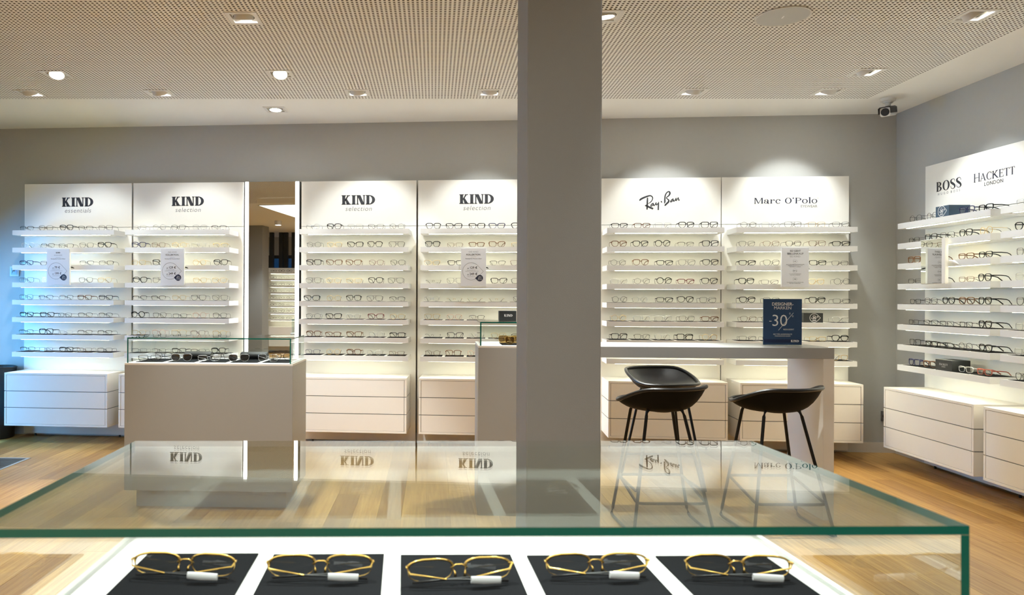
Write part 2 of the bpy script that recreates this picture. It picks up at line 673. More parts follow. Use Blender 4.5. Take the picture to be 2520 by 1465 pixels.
# left shop front with a wide glazed opening, beyond the left edge of the picture
W0, W1, WT = 5.45, 6.55, 1.75
wl = MB()
wl.box(XL - .15, XL, YL, W0, 0, HW).box(XL - .15, XL, W1, 7.1, 0, HW).box(XL - .15, XL, W0, W1, WT, HW)
wl.box(XLL, XL - .15, YL - .12, YL, 0, HW)
tag(wl.build('wall_left', 'wall_grey'), kind='structure')
win = empty('window_1', (XL - .08, (W0 + W1) / 2, 0))
win['kind'] = 'structure'
wf = MB()
L2 = (W1 - W0) / 2
for y0 in (-L2, -L2 / 3, L2 / 3, L2):
    yy0 = max(-L2, y0 - .035)
    wf.box(-.04, .04, yy0, min(L2, y0 + .035), 0.0, WT)
wf.box(-.04, .04, -L2, L2, WT - .07, WT).box(-.04, .04, -L2, L2, 0, .06)
wf.build('window_frame', 'frame_dark', win)
for k in range(3):
    a = -L2 + k * 2 * L2 / 3 + .035
    MB().glass_box(-.006, .006, a, a + 2 * L2 / 3 - .07, .06, WT - .07, 'x').build('pane', ['window_glass', 'glass_edge'], win)
wl2 = MB()
wl2.box(XLL - .12, XLL, YREAR, YL, 0, HW)
tag(wl2.build('wall_side', 'wall_grey'), kind='structure')
# rear shop front: dark posts, glazing above the shelving (seen in the tall mirror)
wrr = MB()
wrr.box(-2.6, 4.0, YREAR - .12, YREAR, 0, HW).box(XLL - .12, -2.6, YREAR - .12, YREAR, 2.35, HW).box(XLL - .12, -2.6, YREAR - .12, YREAR, 0, 1.60)
tag(wrr.build('wall_rear', 'wall_grey'), kind='structure')
win2 = empty('window_2', (0, YREAR - .06, 0))
win2['kind'] = 'structure'
wf = MB()
for x in (-6.7, -6.05, -5.62, -5.15, -4.4, -3.5, -2.66):
    wf.box(x - .05, x + .05, -.05, .05, 1.60, 2.35)
wf.box(-6.8, -2.6, -.05, .05, 1.60, 1.68).box(-6.8, -2.6, -.05, .05, 2.27, 2.35)
wf.build('window_frame', 'frame_dark', win2)
MB().glass_box(-6.75, -2.62, -.006, .006, 1.68, 2.27, 'y').build('pane', ['rear_glass', 'glass_edge'], win2)

# baseboard by the right corner
bb = empty('baseboard_back', (*back(0, -0.07), 0), RZB)
bb['kind'] = 'structure'
MB().box(-5.2, 4.0, -0.014, -0.001, 0, 0.085).build('moulding', 'skirting', bb)
bb = MB().add([(0, 5.0, 0), (0, 6.05, 0), (-.014, 5.0, 0), (-.014, 6.05, 0), (0, 5.0, .085), (0, 6.05, .085), (-.014, 5.0, .085), (-.014, 6.05, .085)],
              [(2, 3, 7, 6), (4, 6, 7, 5), (0, 4, 5, 1), (0, 2, 6, 4), (1, 5, 7, 3), (0, 1, 3, 2)])
bbo = bb.xf(Matrix(((1, YR, 0, 3.944 - YR * 6.07), (0, 1, 0, 0), (0, 0, 1, 0), (0, 0, 0, 1)))).build('baseboard_right', 'skirting')
tag(bbo, kind='structure')

# the grey column
colm = MB().box(0, 0.306, 0, 0.33, 0, CEIL - .001).build('column', 'column_grey', bevel=0.006)
colm.location = (0.435, 3.0, 0)
colm.rotation_euler = (0, 0, -0.006)
tag(colm, 'square grey painted column rising in front of the counters', 'column', kind='structure')

# ceiling: plain border round a perforated acoustic field
PIT, HOLE = 0.0245, 0.0118
U1, V1 = 3.320, 5.670
NU, NV = 300, 184
U0, V0 = U1 - NU * PIT, V1 - NV * PIT
ceil = empty('ceiling', (0, 0, 0))
ceil['kind'] = 'structure'


def gq(mb, u0, u1, v0, v1, z):
    p = [grid(u0, v0), grid(u0, v1), grid(u1, v1), grid(u1, v0)]
    mb.add([(a, b, z) for a, b in p], [(0, 1, 2, 3)])


# downlights: x, y, aim (direction), watts, cone degrees, label
LIGHTS = [
    (-2.975, 5.565, (0, .66, -1), .28, 64, 'recessed square downlight above the leftmost display wall, lowest row at far left'),
    (-1.986, 5.550, (0, .66, -1), .28, 64, 'recessed square downlight tilted towards the second display wall from left'),
    (-0.482, 5.516, (0, .66, -1), .28, 64, 'recessed square downlight tilted towards the third display wall'),
    (0.512, 5.490, (0, .66, -1), .28, 64, 'recessed square downlight just left of the column, lowest row'),
    (2.024, 5.456, (0, .66, -1), .28, 64, 'recessed square downlight tilted towards the fifth display wall'),
    (3.025, 5.441, (0, .66, -1), .28, 64, 'recessed square downlight above the sixth display wall near security camera'),
    (-2.540, 5.095, (.15, -.45, -1), 1.5, 56, 'bright round lamp in square trim at far left, second row'),
    (-0.977, 5.063, (.05, -.55, -1), 1.5, 56, 'brightest downlight turned to the viewer, above the tall mirror'),
    (-0.986, 4.052, (0, .45, -1), 1.5, 56, 'large nearest downlight at top left with half-hidden lamp'),
    (1.006, 4.006, (.1, .1, -1), 1.5, 56, 'downlight half hidden by the right edge of the column'),
    (3.023, 4.971, (.66, 0, -1), .29, 64, 'downlight tilted towards the right wall, second row'),
    (3.001, 3.972, (.66, 0, -1), .29, 64, 'downlight tilted towards the right wall at top right corner'),
    (-1.200, 6.020, (0, -.06, -1), .5, 60, 'small downlight in the plain ceiling strip above the mirror'),
    # unseen downlights, added to light the table, floor, right wall and front case
    (1.0, 5.03, (0, -.3, -1), 1.5, 56, 'square downlight hidden behind the column, above the bar table'),
    (-1.0, 2.95, (0, -.1, -1), .45, 44, 'square downlight above the floor before the column, left'),
    (1.0, 2.95, (0, -.1, -1), .45, 44, 'square downlight above the floor before the column, right'),
    (3.0, 2.95, (.66, 0, -1), .29, 64, 'square downlight tilted to the near end of right wall'),
    (-0.35, 1.55, (.1, -.45, -1), 1.3, 42, 'square downlight above the front glass case, left'),
    (0.55, 1.55, (-.1, -.45, -1), 1.3, 42, 'square downlight above the front glass case, right'),
]
TRIM = 0.0875
RECESS = [(x, y) for (x, y, *_r) in LIGHTS]


def in_recess(gx, gy, m):
    for (x, y) in RECESS:
        if abs(gx - x) < m and abs(gy - y) < m:
            return True
    return False


def gq(mb, u0, u1, v0, v1, z):
    p = [grid(u0, v0), grid(u0, v1), grid(u1, v1), grid(u1, v0)]
    mb.add([(a, b, z) for a, b in p], [(0, 1, 2, 3)])


cp = MB()
gq(cp, U1, 5.2, -6, 8.5, CEIL)
gq(cp, -8, U0, -6, 8.5, CEIL)
lu, lv = -1.200 - GR * 6.02, 6.020 - GR * 1.2           # small downlight of the strip
r_ = 0.070
gq(cp, U0, lu - r_, V1, 8.5, CEIL)
gq(cp, lu + r_, U1, V1, 8.5, CEIL)
gq(cp, lu - r_, lu + r_, V1, lv - r_, CEIL)
gq(cp, lu - r_, lu + r_, lv + r_, 8.5, CEIL)
# part behind the camera with a lit coffer
CU0, CU1, CV0, CV1 = -3.75, 1.6, -1.3, 0.95
gq(cp, U0, U1, CV1, V0, CEIL)
gq(cp, U0, U1, -6, CV0, CEIL)
gq(cp, U0, CU0, CV0, CV1, CEIL)
gq(cp, CU1, U1, CV0, CV1, CEIL)
cp.build('plain_border', 'ceiling_white', ceil)
cf = MB()
cf.box(CU0, CU1, CV0 - .01, CV0, CEIL, CEIL + .115).box(CU0, CU1, CV1, CV1 + .01, CEIL, CEIL + .115)
cf.box(CU0 - .01, CU0, CV0, CV1, CEIL, CEIL + .115).box(CU1, CU1 + .01, CV0, CV1, CEIL, CEIL + .115)
cf.build('coffer_sides', 'ceiling_white', ceil)
MB().box(CU0, CU1, CV0, CV1, CEIL + .105, CEIL + .115).build('coffer_light', 'cove', ceil)
# perforated field, one land and one bridge for each hole
pv, pf = [], []
hb = HOLE / 2
for i in range(NU):
    ua, ub = U0 + i * PIT, U0 + (i + 1) * PIT
    for j in range(NV):
        va = V0 + j * PIT
        cu, cv = ua + PIT / 2, va + PIT / 2
        gx, gy = grid(cu, cv)
        if in_recess(gx, gy, 0.070):
            continue
        for (a0, a1, b0, b1) in ((ua, ub, va, va + PIT - HOLE), (ua, ua + PIT - HOLE, va + PIT - HOLE, va + PIT)):
            k = len(pv)
            for (q, w_) in ((a0, b0), (a0, b1), (a1, b1), (a1, b0)):
                gx2, gy2 = grid(q, w_)
                pv.append((gx2, gy2, CEIL))
            pf.append((k, k + 1, k + 2, k + 3))
me = bpy.data.meshes.new('perforated_field')
me.from_pydata(pv, [], pf)
me.materials.append(MATS['ceiling_white'])
po = inst('perforated_field', me, ceil)
po['kind'] = 'stuff'
MB().box(-7.2, 4.6, -5.8, 7.3, CEIL + .13, CEIL + .16).build('slab', 'fleece', ceil)


def downlight(x, y, aim, k, cone, label):
    root = empty('downlight', (x, y, CEIL), -GR, label, 'ceiling light', 'recessed square ceiling downlights')
    t = MB()
    a, b = TRIM, 0.064
    for (x0, x1, y0, y1) in ((-a, a, -a, -b), (-a, a, b, a), (-a, -b, -b, b), (b, a, -b, b)):
        t.box(x0, x1, y0, y1, -0.004, 0.0)
    for (x0, x1, y0, y1) in ((-b - .002, b + .002, -b - .002, -b), (-b - .002, b + .002, b, b + .002), (-b - .002, -b, -b, b), (b, b + .002, -b, b)):
        t.box(x0, x1, y0, y1, 0, 0.012)
    t.build('trim_frame', 'cam_white', root)
    hs = MB()
    c_ = b + .004
    for (x0, x1, y0, y1) in ((-c_, c_, -c_, -c_ + .002), (-c_, c_, c_ - .002, c_), (-c_, -c_ + .002, -c_, c_), (c_ - .002, c_, -c_, c_)):
        hs.box(x0, x1, y0, y1, 0.001, 0.118)
    hs.box(-c_, c_, -c_, c_, .116, .118)
    hs.build('housing', 'fleece', root)
    d = Vector(aim).normalized()
    ang = math.acos(max(-1, min(1, -d.z)))
    ax = Vector((0, 0, -1)).cross(d)
    R = Matrix.Rotation(ang, 4, ax.normalized()) if ax.length > 1e-4 else Matrix.Identity(4)
    off = Matrix.Translation((0, 0, 0.004)) @ R
    g = MB()
    g.lathe([(0.047, 0.052), (0.046, -0.010), (0.050, -0.012), (0.054, -0.009), (0.055, 0.030), (0.048, 0.052)], 28)
    g.xf(off)
    g.build('gimbal_ring', 'cam_white', root, smooth=True)
    pl = MB()
    n = 24
    hole = [(0.058 * math.cos(2 * PI * i / n), 0.058 * math.sin(2 * PI * i / n)) for i in range(n)]
    sq = [(0.0605 * max(-1, min(1, 1.42 * math.cos(2 * PI * i / n))), 0.0605 * max(-1, min(1, 1.42 * math.sin(2 * PI * i / n)))) for i in range(n)]
    pl.add([(*q, 0.004) for q in hole] + [(*q, 0.004) for q in sq], [(i, (i + 1) % n, n + (i + 1) % n, n + i) for i in range(n)])
    pl.build('cover_plate', 'cam_white', root)
    l = MB()
    l.cyl(0, 0, 0.012, 0.016, 0.0455, 24)
    l.xf(off)
    l.build('lamp_disc', 'lamp', root)
    ld = bpy.data.lights.new('spot', 'SPOT')
    ld.energy = SPOT_W * k
    ld.color = COL_SPOT
    ld.spot_size = math.radians(cone)
    ld.spot_blend = 0.55
    ld.shadow_soft_size = 0.035
    lo = bpy.data.objects.new('spot', ld)
    COL.objects.link(lo)
    lo.parent = root
    p = off @ Vector((0, 0, -0.015))
    lo.location = p
    lo.rotation_mode = 'QUATERNION'
    lo.rotation_quaternion = d.to_track_quat('-Z', 'Y')


for L_ in LIGHTS:
    downlight(*L_)

# loudspeaker and security camera on the ceiling
sp = empty('ceiling_speaker', (1.970, 3.990, CEIL), 0, 'round grey loudspeaker grille set in the perforated ceiling', 'speaker')
MB().lathe([(0.139, -0.001), (0.1415, -0.006), (0.137, -0.008), (0.133, -0.006)], 48).build('rim', 'cam_white', sp, True)
MB().cyl(0, 0, -0.006, -0.004, 0.1335, 48).build('grille', 'grille_grey', sp)
MB().box(-.004, .004, -.018, .018, -.0075, -.006).xf(Matrix.Rotation(-.15, 4, 'Z')).build('badge', 'print_white', sp)

sc_ = empty('security_camera', (3.585, 5.62, CEIL), 0, 'white bullet security camera with black lens under the ceiling corner', 'camera')
b_ = MB().cyl(0, 0, -.022, 0, .050, 28, r1=.055).cyl(0, 0, -.034, -.022, .034, 24)
b_.build('mount_base', 'cam_white', sc_, True)
MB().tube([(0, 0, -.03), (0, 0, -.06), (-.008, -.008, -.085)], .019, 12).build('bracket', 'cam_white', sc_, True)
dirv = Vector((-.78, -.66, -.22)).normalized()
Rm = dirv.to_track_quat('-Y', 'Z').to_matrix().to_4x4()
T_ = Matrix.Translation((-.01, -.02, -.105)) @ Rm


def rrect(w, h_, r, n=4):
    o_ = []
    for cx, cz, a0 in ((w - r, h_ - r, 0), (-w + r, h_ - r, 90), (-w + r, -h_ + r, 180), (w - r, -h_ + r, 270)):
        for i in range(n + 1):
            t = math.radians(a0 + 90 * i / n)
            o_.append((cx + r * math.cos(t), cz + r * math.sin(t)))
    return o_


body = MB().prism(rrect(.036, .034, .016), -.07, .07)
body.xf(T_ @ Matrix.Rotation(PI / 2, 4, 'X'))
body.build('housing', 'cam_white', sc_, True)
vis = MB()
pr = [(-.042, -.012), (-.042, .030), (-.030, .040), (.030, .040), (.042, .030), (.042, -.012)]
for q, w_ in zip(pr[:-1], pr[1:]):
    vis.add([(q[0], -.088, q[1]), (w_[0], -.088, w_[1]), (w_[0], .06, w_[1]), (q[0], .06, q[1]),
             (q[0] * .93, -.088, q[1] * .93), (w_[0] * .93, -.088, w_[1] * .93), (w_[0] * .93, .06, w_[1] * .93), (q[0] * .93, .06, q[1] * .93)],
            [(0, 1, 2, 3), (4, 7, 6, 5), (0, 4, 5, 1), (3, 2, 6, 7)])
vis.xf(T_).build('visor', 'black_plastic', sc_)
MB().cyl(0, 0, .068, .073, .029, 28).xf(T_ @ Matrix.Rotation(PI / 2, 4, 'X')).build('lens', 'black_plastic', sc_, True)

# ------------------------------------------------------------------ spectacles
SHAPE = {'r': 'rectangular', 's': 'square', 'o': 'round', 'p': 'panto', 'c': 'cat-eye', 'a': 'double-bridge', 'h': 'half-rim', 'x': 'hexagonal', 'l': 'rimless', 'f': 'narrow half-rim'}


def outline(shape, n=22):
    """lens outline, x outward (temple side positive), z up, centred"""
    o_ = []
    a, b, e = {'r': (.0265, .0165, 3.2), 's': (.0265, .0205, 3.4), 'o': (.0240, .0225, 2.0), 'p': (.0250, .0205, 2.25), 'c': (.0270, .0190, 2.6),
               'a': (.0275, .0220, 2.5), 'h': (.0265, .0170, 2.7), 'x': (.0260, .0215, 2.0), 'l': (.0255, .0170, 2.6), 'f': (.0295, .0138, 2.4)}[shape]
    for i in range(n):
        t = 2 * PI * i / n + .01
        c_, s_ = math.cos(t), math.sin(t)
        ee = e + .9 if s_ > 0 and shape != 'o' else e      # flatter along the brow, rounder below
        x = a * math.copysign(abs(c_) ** (2 / ee), c_)
        z = b * math.copysign(abs(s_) ** (2 / ee), s_)
        if shape in 'pa':
            x *= 1 + .10 * z / b
        if shape == 'x':
            r_ = 1 / max(abs(math.cos(((t + PI / 6) % (PI / 3)) - PI / 6)), .01) * .92
            x, z = a * c_ * r_, b * s_ * r_
        if shape == 'c':
            z += .0045 * max(0, x / a) ** 2 * (1 if z > 0 else .3)
            x += .002 * max(0, z / b)
        if shape in 'rhs':
            x *= 1 + .04 * z / b
        if shape == 'a' and z < 0:
            x += -.0015 * z / b
        o_.append((x, z))
    return o_, a, b


_gm = {}


def glasses_meshes(code, thick=None, folded=False, shiny=False):
    """meshes (front, lens pair, temple pair) of one kind of spectacles; code = colour letter + shape letter (capital: thick acetate)"""
    key = (code, folded, shiny)
    if key in _gm:
        return _gm[key]
    colr, sh = code[0], code[1].lower()
    heavy = code[1].isupper()
    fm = 'gold_shiny' if shiny else 'frame_' + colr
    out2, a, b = outline(sh)
    n = len(out2)
    wr_ = .0047 if heavy else .0021
    dp = .0040 if heavy else .0020
    cx = a + (.0085 if heavy else .0095)
    zc = b + wr_ + .0008
    curve = lambda x: .9 * x * x              # base curve of the front, bends backwards at the sides
    fr = MB()
    for sgn in (-1, 1):
        if sh == 'l':
            continue
        loops = []
        for (kk, yy) in ((0, 0), (wr_, 0), (wr_, dp), (0, dp)):
            lp = []
            for (x, z) in out2:
                ln = math.hypot(x, z)
                top = z > b * .15
                w_ = kk
                if sh in 'hf':
                    w_ = kk * (1.7 if top else .35)
                elif heavy:
                    w_ = kk * (1.20 if top else .68)
                X = sgn * (cx + x + x / ln * w_)
                lp.append((X, yy + curve(X), zc + z + z / ln * w_))
            loops.append(lp)
        v = [q for lp in loops for q in lp]
        f = []
        for q in range(4):
            q2 = (q + 1) % 4
            for i in range(n):
                i2 = (i + 1) % n
                f.append((q * n + i, q * n + i2, q2 * n + i2, q2 * n + i))
        fr.add(v, f)
    # bridge
    zb = zc + b * .35
    gap = cx - a - .001
    rb = (.0022 if heavy else .0011)
    fr.tube([(-gap - .003, .002, zb - .002), (-gap * .5, .001, zb + .002), (gap * .5, .001, zb + .002), (gap + .003, .002, zb - .002)], rb, 6)
    if sh == 'a':
        fr.tube([(-gap - .012, .002, zc + b * .93), (0, .0005, zc + b * 1.0), (gap + .012, .002, zc + b * .93)], rb, 6)
    if not heavy:                              # nose pads
        for sgn in (-1, 1):
            fr.tube([(sgn * gap, .002, zc + b * .1), (sgn * gap * .8, .010, zc), (sgn * gap * .75, .010, zc - .006)], [.0006, .0009, .0022], 5)
    hx = cx + a + wr_ + .001
    hz = zc + b * (.62 if sh != 'l' else .45)
    for sgn in (-1, 1):                        # end pieces
        fr.tube([(sgn * (cx + a * .93), .001 + curve(cx + a), hz), (sgn * hx, .001 + curve(hx), hz), (sgn * hx, .006 + curve(hx), hz)], .0024 if heavy else .0013, 6)
    me_f = fr.mesh('frame_front', fm, True)
    lens = []
    for sgn in (-1, 1):
        lm_ = MB()
        pts = [(sgn * (cx + x), dp * .5 + curve(cx + x), zc + z) for x, z in out2]
        lm_.add(pts, [tuple(range(n))])
        if sgn == 1 and not folded:           # printed size code on the demo lens
            w_ = .0075
            yy = dp * .5 + curve(cx) - .0004
            lm_.add([(cx - w_, yy, zc - b + .0022), (cx + w_, yy, zc - b + .0022), (cx + w_, yy, zc - b + .0044), (cx - w_, yy, zc - b + .0044)], [(0, 1, 2, 3)], 1)
        lens.append(lm_.mesh('lens', ['lens_clear', 'ink_grey']))
    tem = []
    y0 = curve(hx) + .004
    for sgn in (-1, 1):
        tm = MB()
        sec = (.9, 2.3) if heavy else (.75, 1.0)
        if folded:
            yo = y0 + (.004 if sgn < 0 else .009)
            path = [(sgn * hx, y0, hz), (sgn * (hx - .004), yo, hz - .006), (sgn * .02, yo + .006, hz * .50), (-sgn * .035, yo + .004, hz * .36), (-sgn * .064, yo, hz * .22)]
        else:
            path = [(sgn * hx, y0, hz), (sgn * (hx - .002), y0 + .05, hz + .0005), (sgn * (hx - .008), y0 + .090, hz - .003), (sgn * (hx - .013), y0 + .108, hz - .010), (sgn * (hx - .023), y0 + .132, .0035)]
        rr = [.0013, .0012, .0012, .0016, .0018] if not heavy else [.0015, .0014, .0013, .0014, .0015]
        tm.tube(path, rr, 6, flat=sec)
        if not heavy:
            nface = len(tm.f)
            for q in range(12, 24):
                tm.m[q] = 1
        tem.append(tm.mesh('temple', [fm, 'black_plastic'], True))
    _gm[key] = (me_f, lens, tem, hz)
    return _gm[key]


def describe(code):
    nm = FRAME_COL[code[0]][0]
    sh = SHAPE[code[1].lower()]
    return nm + ' ' + sh


def glasses(code, loc, rz, label, group, lens_mat=None, folded=False, shiny=False, tagged=False):
    me_f, lens, tem, hz = glasses_meshes(code, folded=folded, shiny=shiny)
    r = empty('eyeglasses', loc, rz, label, 'glasses', group)
    inst('frame_front', me_f, r)
    for q in lens:
        o = inst('lens', q, r)
        if lens_mat:
            o.material_slots[0].link = 'OBJECT'
            o.material_slots[0].material = MATS[lens_mat]
    for q in tem:
        inst('temple', q, r)
    if tagged:
        MB().tube([(-.012, .026, hz * .46), (-.030, .026, hz * .42), (-.052, .025, hz * .38)], [.0046, .0052, .0046], 8, flat=(.55, 1.0)).build('price_tag', 'tag_white', r, True)
    return r


# ------------------------------------------------------------------ display walls
SHELF_Z = [1.848 - 0.1528 * i for i in range(8)]
SH_D, SH_T = 0.235, 0.042
ORD = ['first', 'second', 'third', 'fourth', 'fifth']
ROWN = ['top', 'second', 'third', 'fourth', 'fifth', 'sixth', 'seventh', 'bottom']
board_mesh = shelf_mesh = strip_mesh = None
BW, SW = 1.016, 0.930
hdr = MB().box(-BW / 2, BW / 2, 0, .018, 1.897, 2.290).mesh('header_board', 'white_board')
brd = MB().box(-BW / 2, BW / 2, 0, .018, .022, 1.893).mesh('back_board', 'white_board')
shm = MB().box(-SW / 2, SW / 2, -SH_D, 0, -SH_T, 0).mesh('shelf', 'shelf_lacquer')
stm = MB().box(-SW / 2 + .07, SW / 2 - .05, -SH_D + .020, -SH_D + .036, -SH_T - .002, -SH_T + .001).mesh('light_strip', 'led')
chm = MB().box(-SW / 2 + .055, SW / 2 - .035, -SH_D + .014, -SH_D + .042, -SH_T - .0012, -SH_T + .001).mesh('light_channel', 'alu')
ftm = MB().cyl(0, .01, 0, .0215, .008, 10).mesh('foot', 'black_plastic')
spm = MB().box(-BW / 2 + .05, BW / 2 - .05, .018, .0695, .03, 2.27).mesh('mounting_batten', 'groove_soft')


def cabinet(loc, rz, label, group='floating three-drawer cabinets'):
    r = empty('drawer_cabinet', loc, rz, label, 'cabinet', group)
    w, d, z0, z1 = .930, .335, .148, .606
    g = MB().box(-w / 2 + .006, w / 2 - .006, -d + .010, 0, z0 + .01, z1 - .01)
    g.build('core', 'groove_soft', r)
    t = MB()
    t.box(-w / 2, w / 2, -d, 0, z1 - .017, z1).box(-w / 2, w / 2, -d, 0, z0, z0 + .017)
    hgt = (z1 - z0 - .034 - .012) / 3
    zs = []
    for k in range(3):
        za = z0 + .017 + k * (hgt + .006)
        zs.append((za, za + hgt))
        for sx in (-1, 1):
            t.box(sx * w / 2, sx * (w / 2 - .017), -d, 0, za, za + hgt)
    t.build('carcass', 'warm_lacquer', r, bevel=.0012)
    for (za, zb) in zs:
        MB().box(-w / 2 + .0205, w / 2 - .0205, -d + .0012, -d + .018, za + (.002 if za == zs[0][0] else 0), zb - (.002 if zb == zs[2][1] else 0)).build('drawer', 'warm_lacquer', r)
    return r


def shelf_unit(loc, rz, label, lit=8):
    r = empty('shelf_unit', loc, rz, label, 'display wall', 'white eyewear display walls')
    inst('header_board', hdr, r)
    inst('back_board', brd, r)
    inst('mounting_batten', spm, r)
    inst('foot', ftm, r, (-.40, 0, 0))
    inst('foot', ftm, r, (.40, 0, 0))
    for i, z in enumerate(SHELF_Z):
        s_ = inst('shelf', shm, r, (0, 0, z))
        if i < lit:
            inst('light_channel', chm, s_)
            inst('light_strip', stm, s_)
    return r


PANELS = [(-3.108, 'leftmost wall'), (-2.081, 'second wall'), (-0.546, 'third wall'), (0.481, 'fourth wall'), (2.006, 'fifth wall'), (3.026, 'sixth wall')]
PLAB = ['leftmost white shelf display wall on the back wall, lit bluish along its left edge',
        'second white display wall from left, directly left of the tall mirror',
        'white display wall directly right of the tall lit mirror',
        'white display wall partly covered by the grey column on its right',
        'white display wall right of the column with black script lettering',
        'rightmost white display wall on the back wall, behind the blue sign']
CLAB = ['white three-drawer cabinet at far left in bluish daylight', 'white three-drawer cabinet mostly hidden behind the left glass counter',
        'white three-drawer cabinet under the third display wall, right of left counter', 'white three-drawer cabinet partly hidden by the middle counter beside column',
        'white three-drawer cabinet behind the two stools, right of the column', 'white three-drawer cabinet behind the bar table leg, in the right corner']
CODES = [
    # leftmost wall
    ['kh gp gP kh gs', 'so kh kr gp kP', 'bR kr -- kh kh', 'gs so -- kp dp', 'gs kh kh tR gR', 'kR kR kr kh kh', 'kh kS sr kh kh', 'kh gr kR tr kr'],
    ['sp so kp sp kh', 'bP tp dx ss dh', 'ds kS -- do kP', 'kP ga -- dp dp', 'kh kh dp ka ga', 'kO kp kr po kp', 'dp po da tp dp', 'gr kr kR kr kP'],
    ['so kP ss kc gx', 'gx dp kC kP ka', 'kS tC tC rp kp', 'ka dx dc kP ka', 'kC do kP ga kh', 'gx kC sx rC dp', 'tP tR tC so kR', 'bp do tP sx tr'],
    ['kP kC kC bC kP', 'kP tr tR tC dr', 'dc kR -- kh rc', 'kl ga -- kC kp', 'sx dl dl dl kp', 'da pp kh ss --', 'kl gC sp dp kh', 'tx tS po -- --'],
    ['kR tR ss kP kS', 'tP kP kO kh kS', 'gx tP kR ga kP', 'ss gx kO rR kP', 'go so kR kP gs', 'do ss ss gp tR', 'kS kp so kS do', '-- -- -- -- --'],
    ['kx ss ga ds gp', 'gp tp kp ta kR', 'kR kp -- kR gr', 'kP gr -- dp go', 'kP kp -- kP kr', 'tp kp -- -- sp', 'gr kr -- dr kP', '-- -- -- -- dp'],
]
matm = MB().box(-.078, .078, -.085, .085, 0, .0015).mesh('display_mat', 'mat_black')
for pi, (X, pn) in enumerate(PANELS):
    bx_, by_ = back(X, 0)
    shelf_unit((bx_, by_, 0), RZB, PLAB[pi])
    cabinet((bx_, by_, 0), RZB, CLAB[pi])
    for ri, row in enumerate(CODES[pi]):
        for ci, code in enumerate(row.split()):
            if code == '--':
                continue
            jit = random.uniform(-.010, .010)
            if pi == 3 and ri == 5 and ci == 3:
                continue
            gx, gy = back(X + (ci - 2) * .180 + jit, SH_D - .050)
            mz = 0.0
            if ri >= 4:
                mx_, my_ = back(X + (ci - 2) * .180, SH_D - .098)
                mo = inst('display_mat', matm, None, (mx_, my_, SHELF_Z[ri]), RZB)
                tag(mo, 'black mat under the %s glasses from left, %s shelf, %s' % (ORD[ci], ROWN[ri], pn), 'mat', 'black display mats on the shelves')
                mz = .0015
            rzz = RZB + random.uniform(-.10, .10)
            glasses(code, (gx, gy, SHELF_Z[ri] + mz), rzz,
                    '%s eyeglasses, %s from left on %s shelf of the %s' % (describe(code), ORD[ci], ROWN[ri], pn), 'eyeglasses on the wall shelves')

# right wall: two units side by side
RY = [5.098, 4.085]
RLAB = ['white display wall on the right wall nearest the room corner', 'white display wall cut by the right edge of the picture']
RCLAB = ['white three-drawer cabinet on the right wall nearest the corner', 'white three-drawer cabinet cut off by the right edge of the picture']
RCODES = [['go go -- bP kR', 'kr kP ks kP do', 'tS tP -- tR kR', 'gr kP -- tr kP', 'kr gs kP tP kP', 'gr kh gr kr kP', 'ks kR kr go kP', 'bS tP -- cR oR'],
          ['sr gr', 'kP kr', 'gs ks', 'cs gs', 'ka kp', 'cs kr', 'cs gp', 'kp kr']]
for ui, y in enumerate(RY):
    px_, py_ = right(y, 0)
    shelf_unit((px_, py_, 0), RZR, RLAB[ui])
    cabinet((px_, py_, 0), RZR, RCLAB[ui])
    for ri, row in enumerate(RCODES[ui]):
        for ci, code in enumerate(row.split()):
            if code == '--':
                continue
            gx, gy = right(y - (ci - 2) * .175 + random.uniform(-.012, .012) - .01, SH_D - .045)
            mz = 0.0
            un = 'right wall unit nearest corner' if ui == 0 else 'picture-edge right wall unit'
            if ri >= 4:
                mx_, my_ = right(y - (ci - 2) * .175 - .01, SH_D - .098)
                mo = inst('display_mat', matm, None, (mx_, my_, SHELF_Z[ri]), RZR)
                tag(mo, 'black mat under %s glasses from left, %s shelf, %s' % (ORD[ci], ROWN[ri], un), 'mat', 'black display mats on the shelves')
                mz = .0015
            glasses(code, (gx, gy, SHELF_Z[ri] + mz), RZR + random.uniform(-.12, .12),
                    '%s eyeglasses, %s from left, %s shelf, %s' % (describe(code), ORD[ci], ROWN[ri], un), 'eyeglasses on the wall shelves')

# header lettering: part of each wall
WALLS = [o for o in bpy.data.objects if o.name.startswith('shelf_unit')]
WALLS.sort(key=lambda o: o.name)


def lettering(w, sets):
    """sets: list of (polys, material)"""
    mats_ = []
    mb = MB()
    for polys, mt in sets:
        if mt not in mats_:
            mats_.append(mt)
        mb.flat(polys, -.0012, mi=mats_.index(mt))
    mb.build('lettering', mats_, w)


def shift(polys, dx, dz):
    return [[(a + dx, b + dz) for a, b in p] for p in polys]


for k, sub in ((0, 'essentials'), (1, 'selection'), (2, 'selection'), (3, 'selection')):
    lettering(WALLS[k], [(kind_logo(0, 2.124, .300), 'ink'), (shift(txt(sub, .058, shear=.18, off=-.008, spacing=1.12, res=4), 0, 2.028), 'ink_grey')])
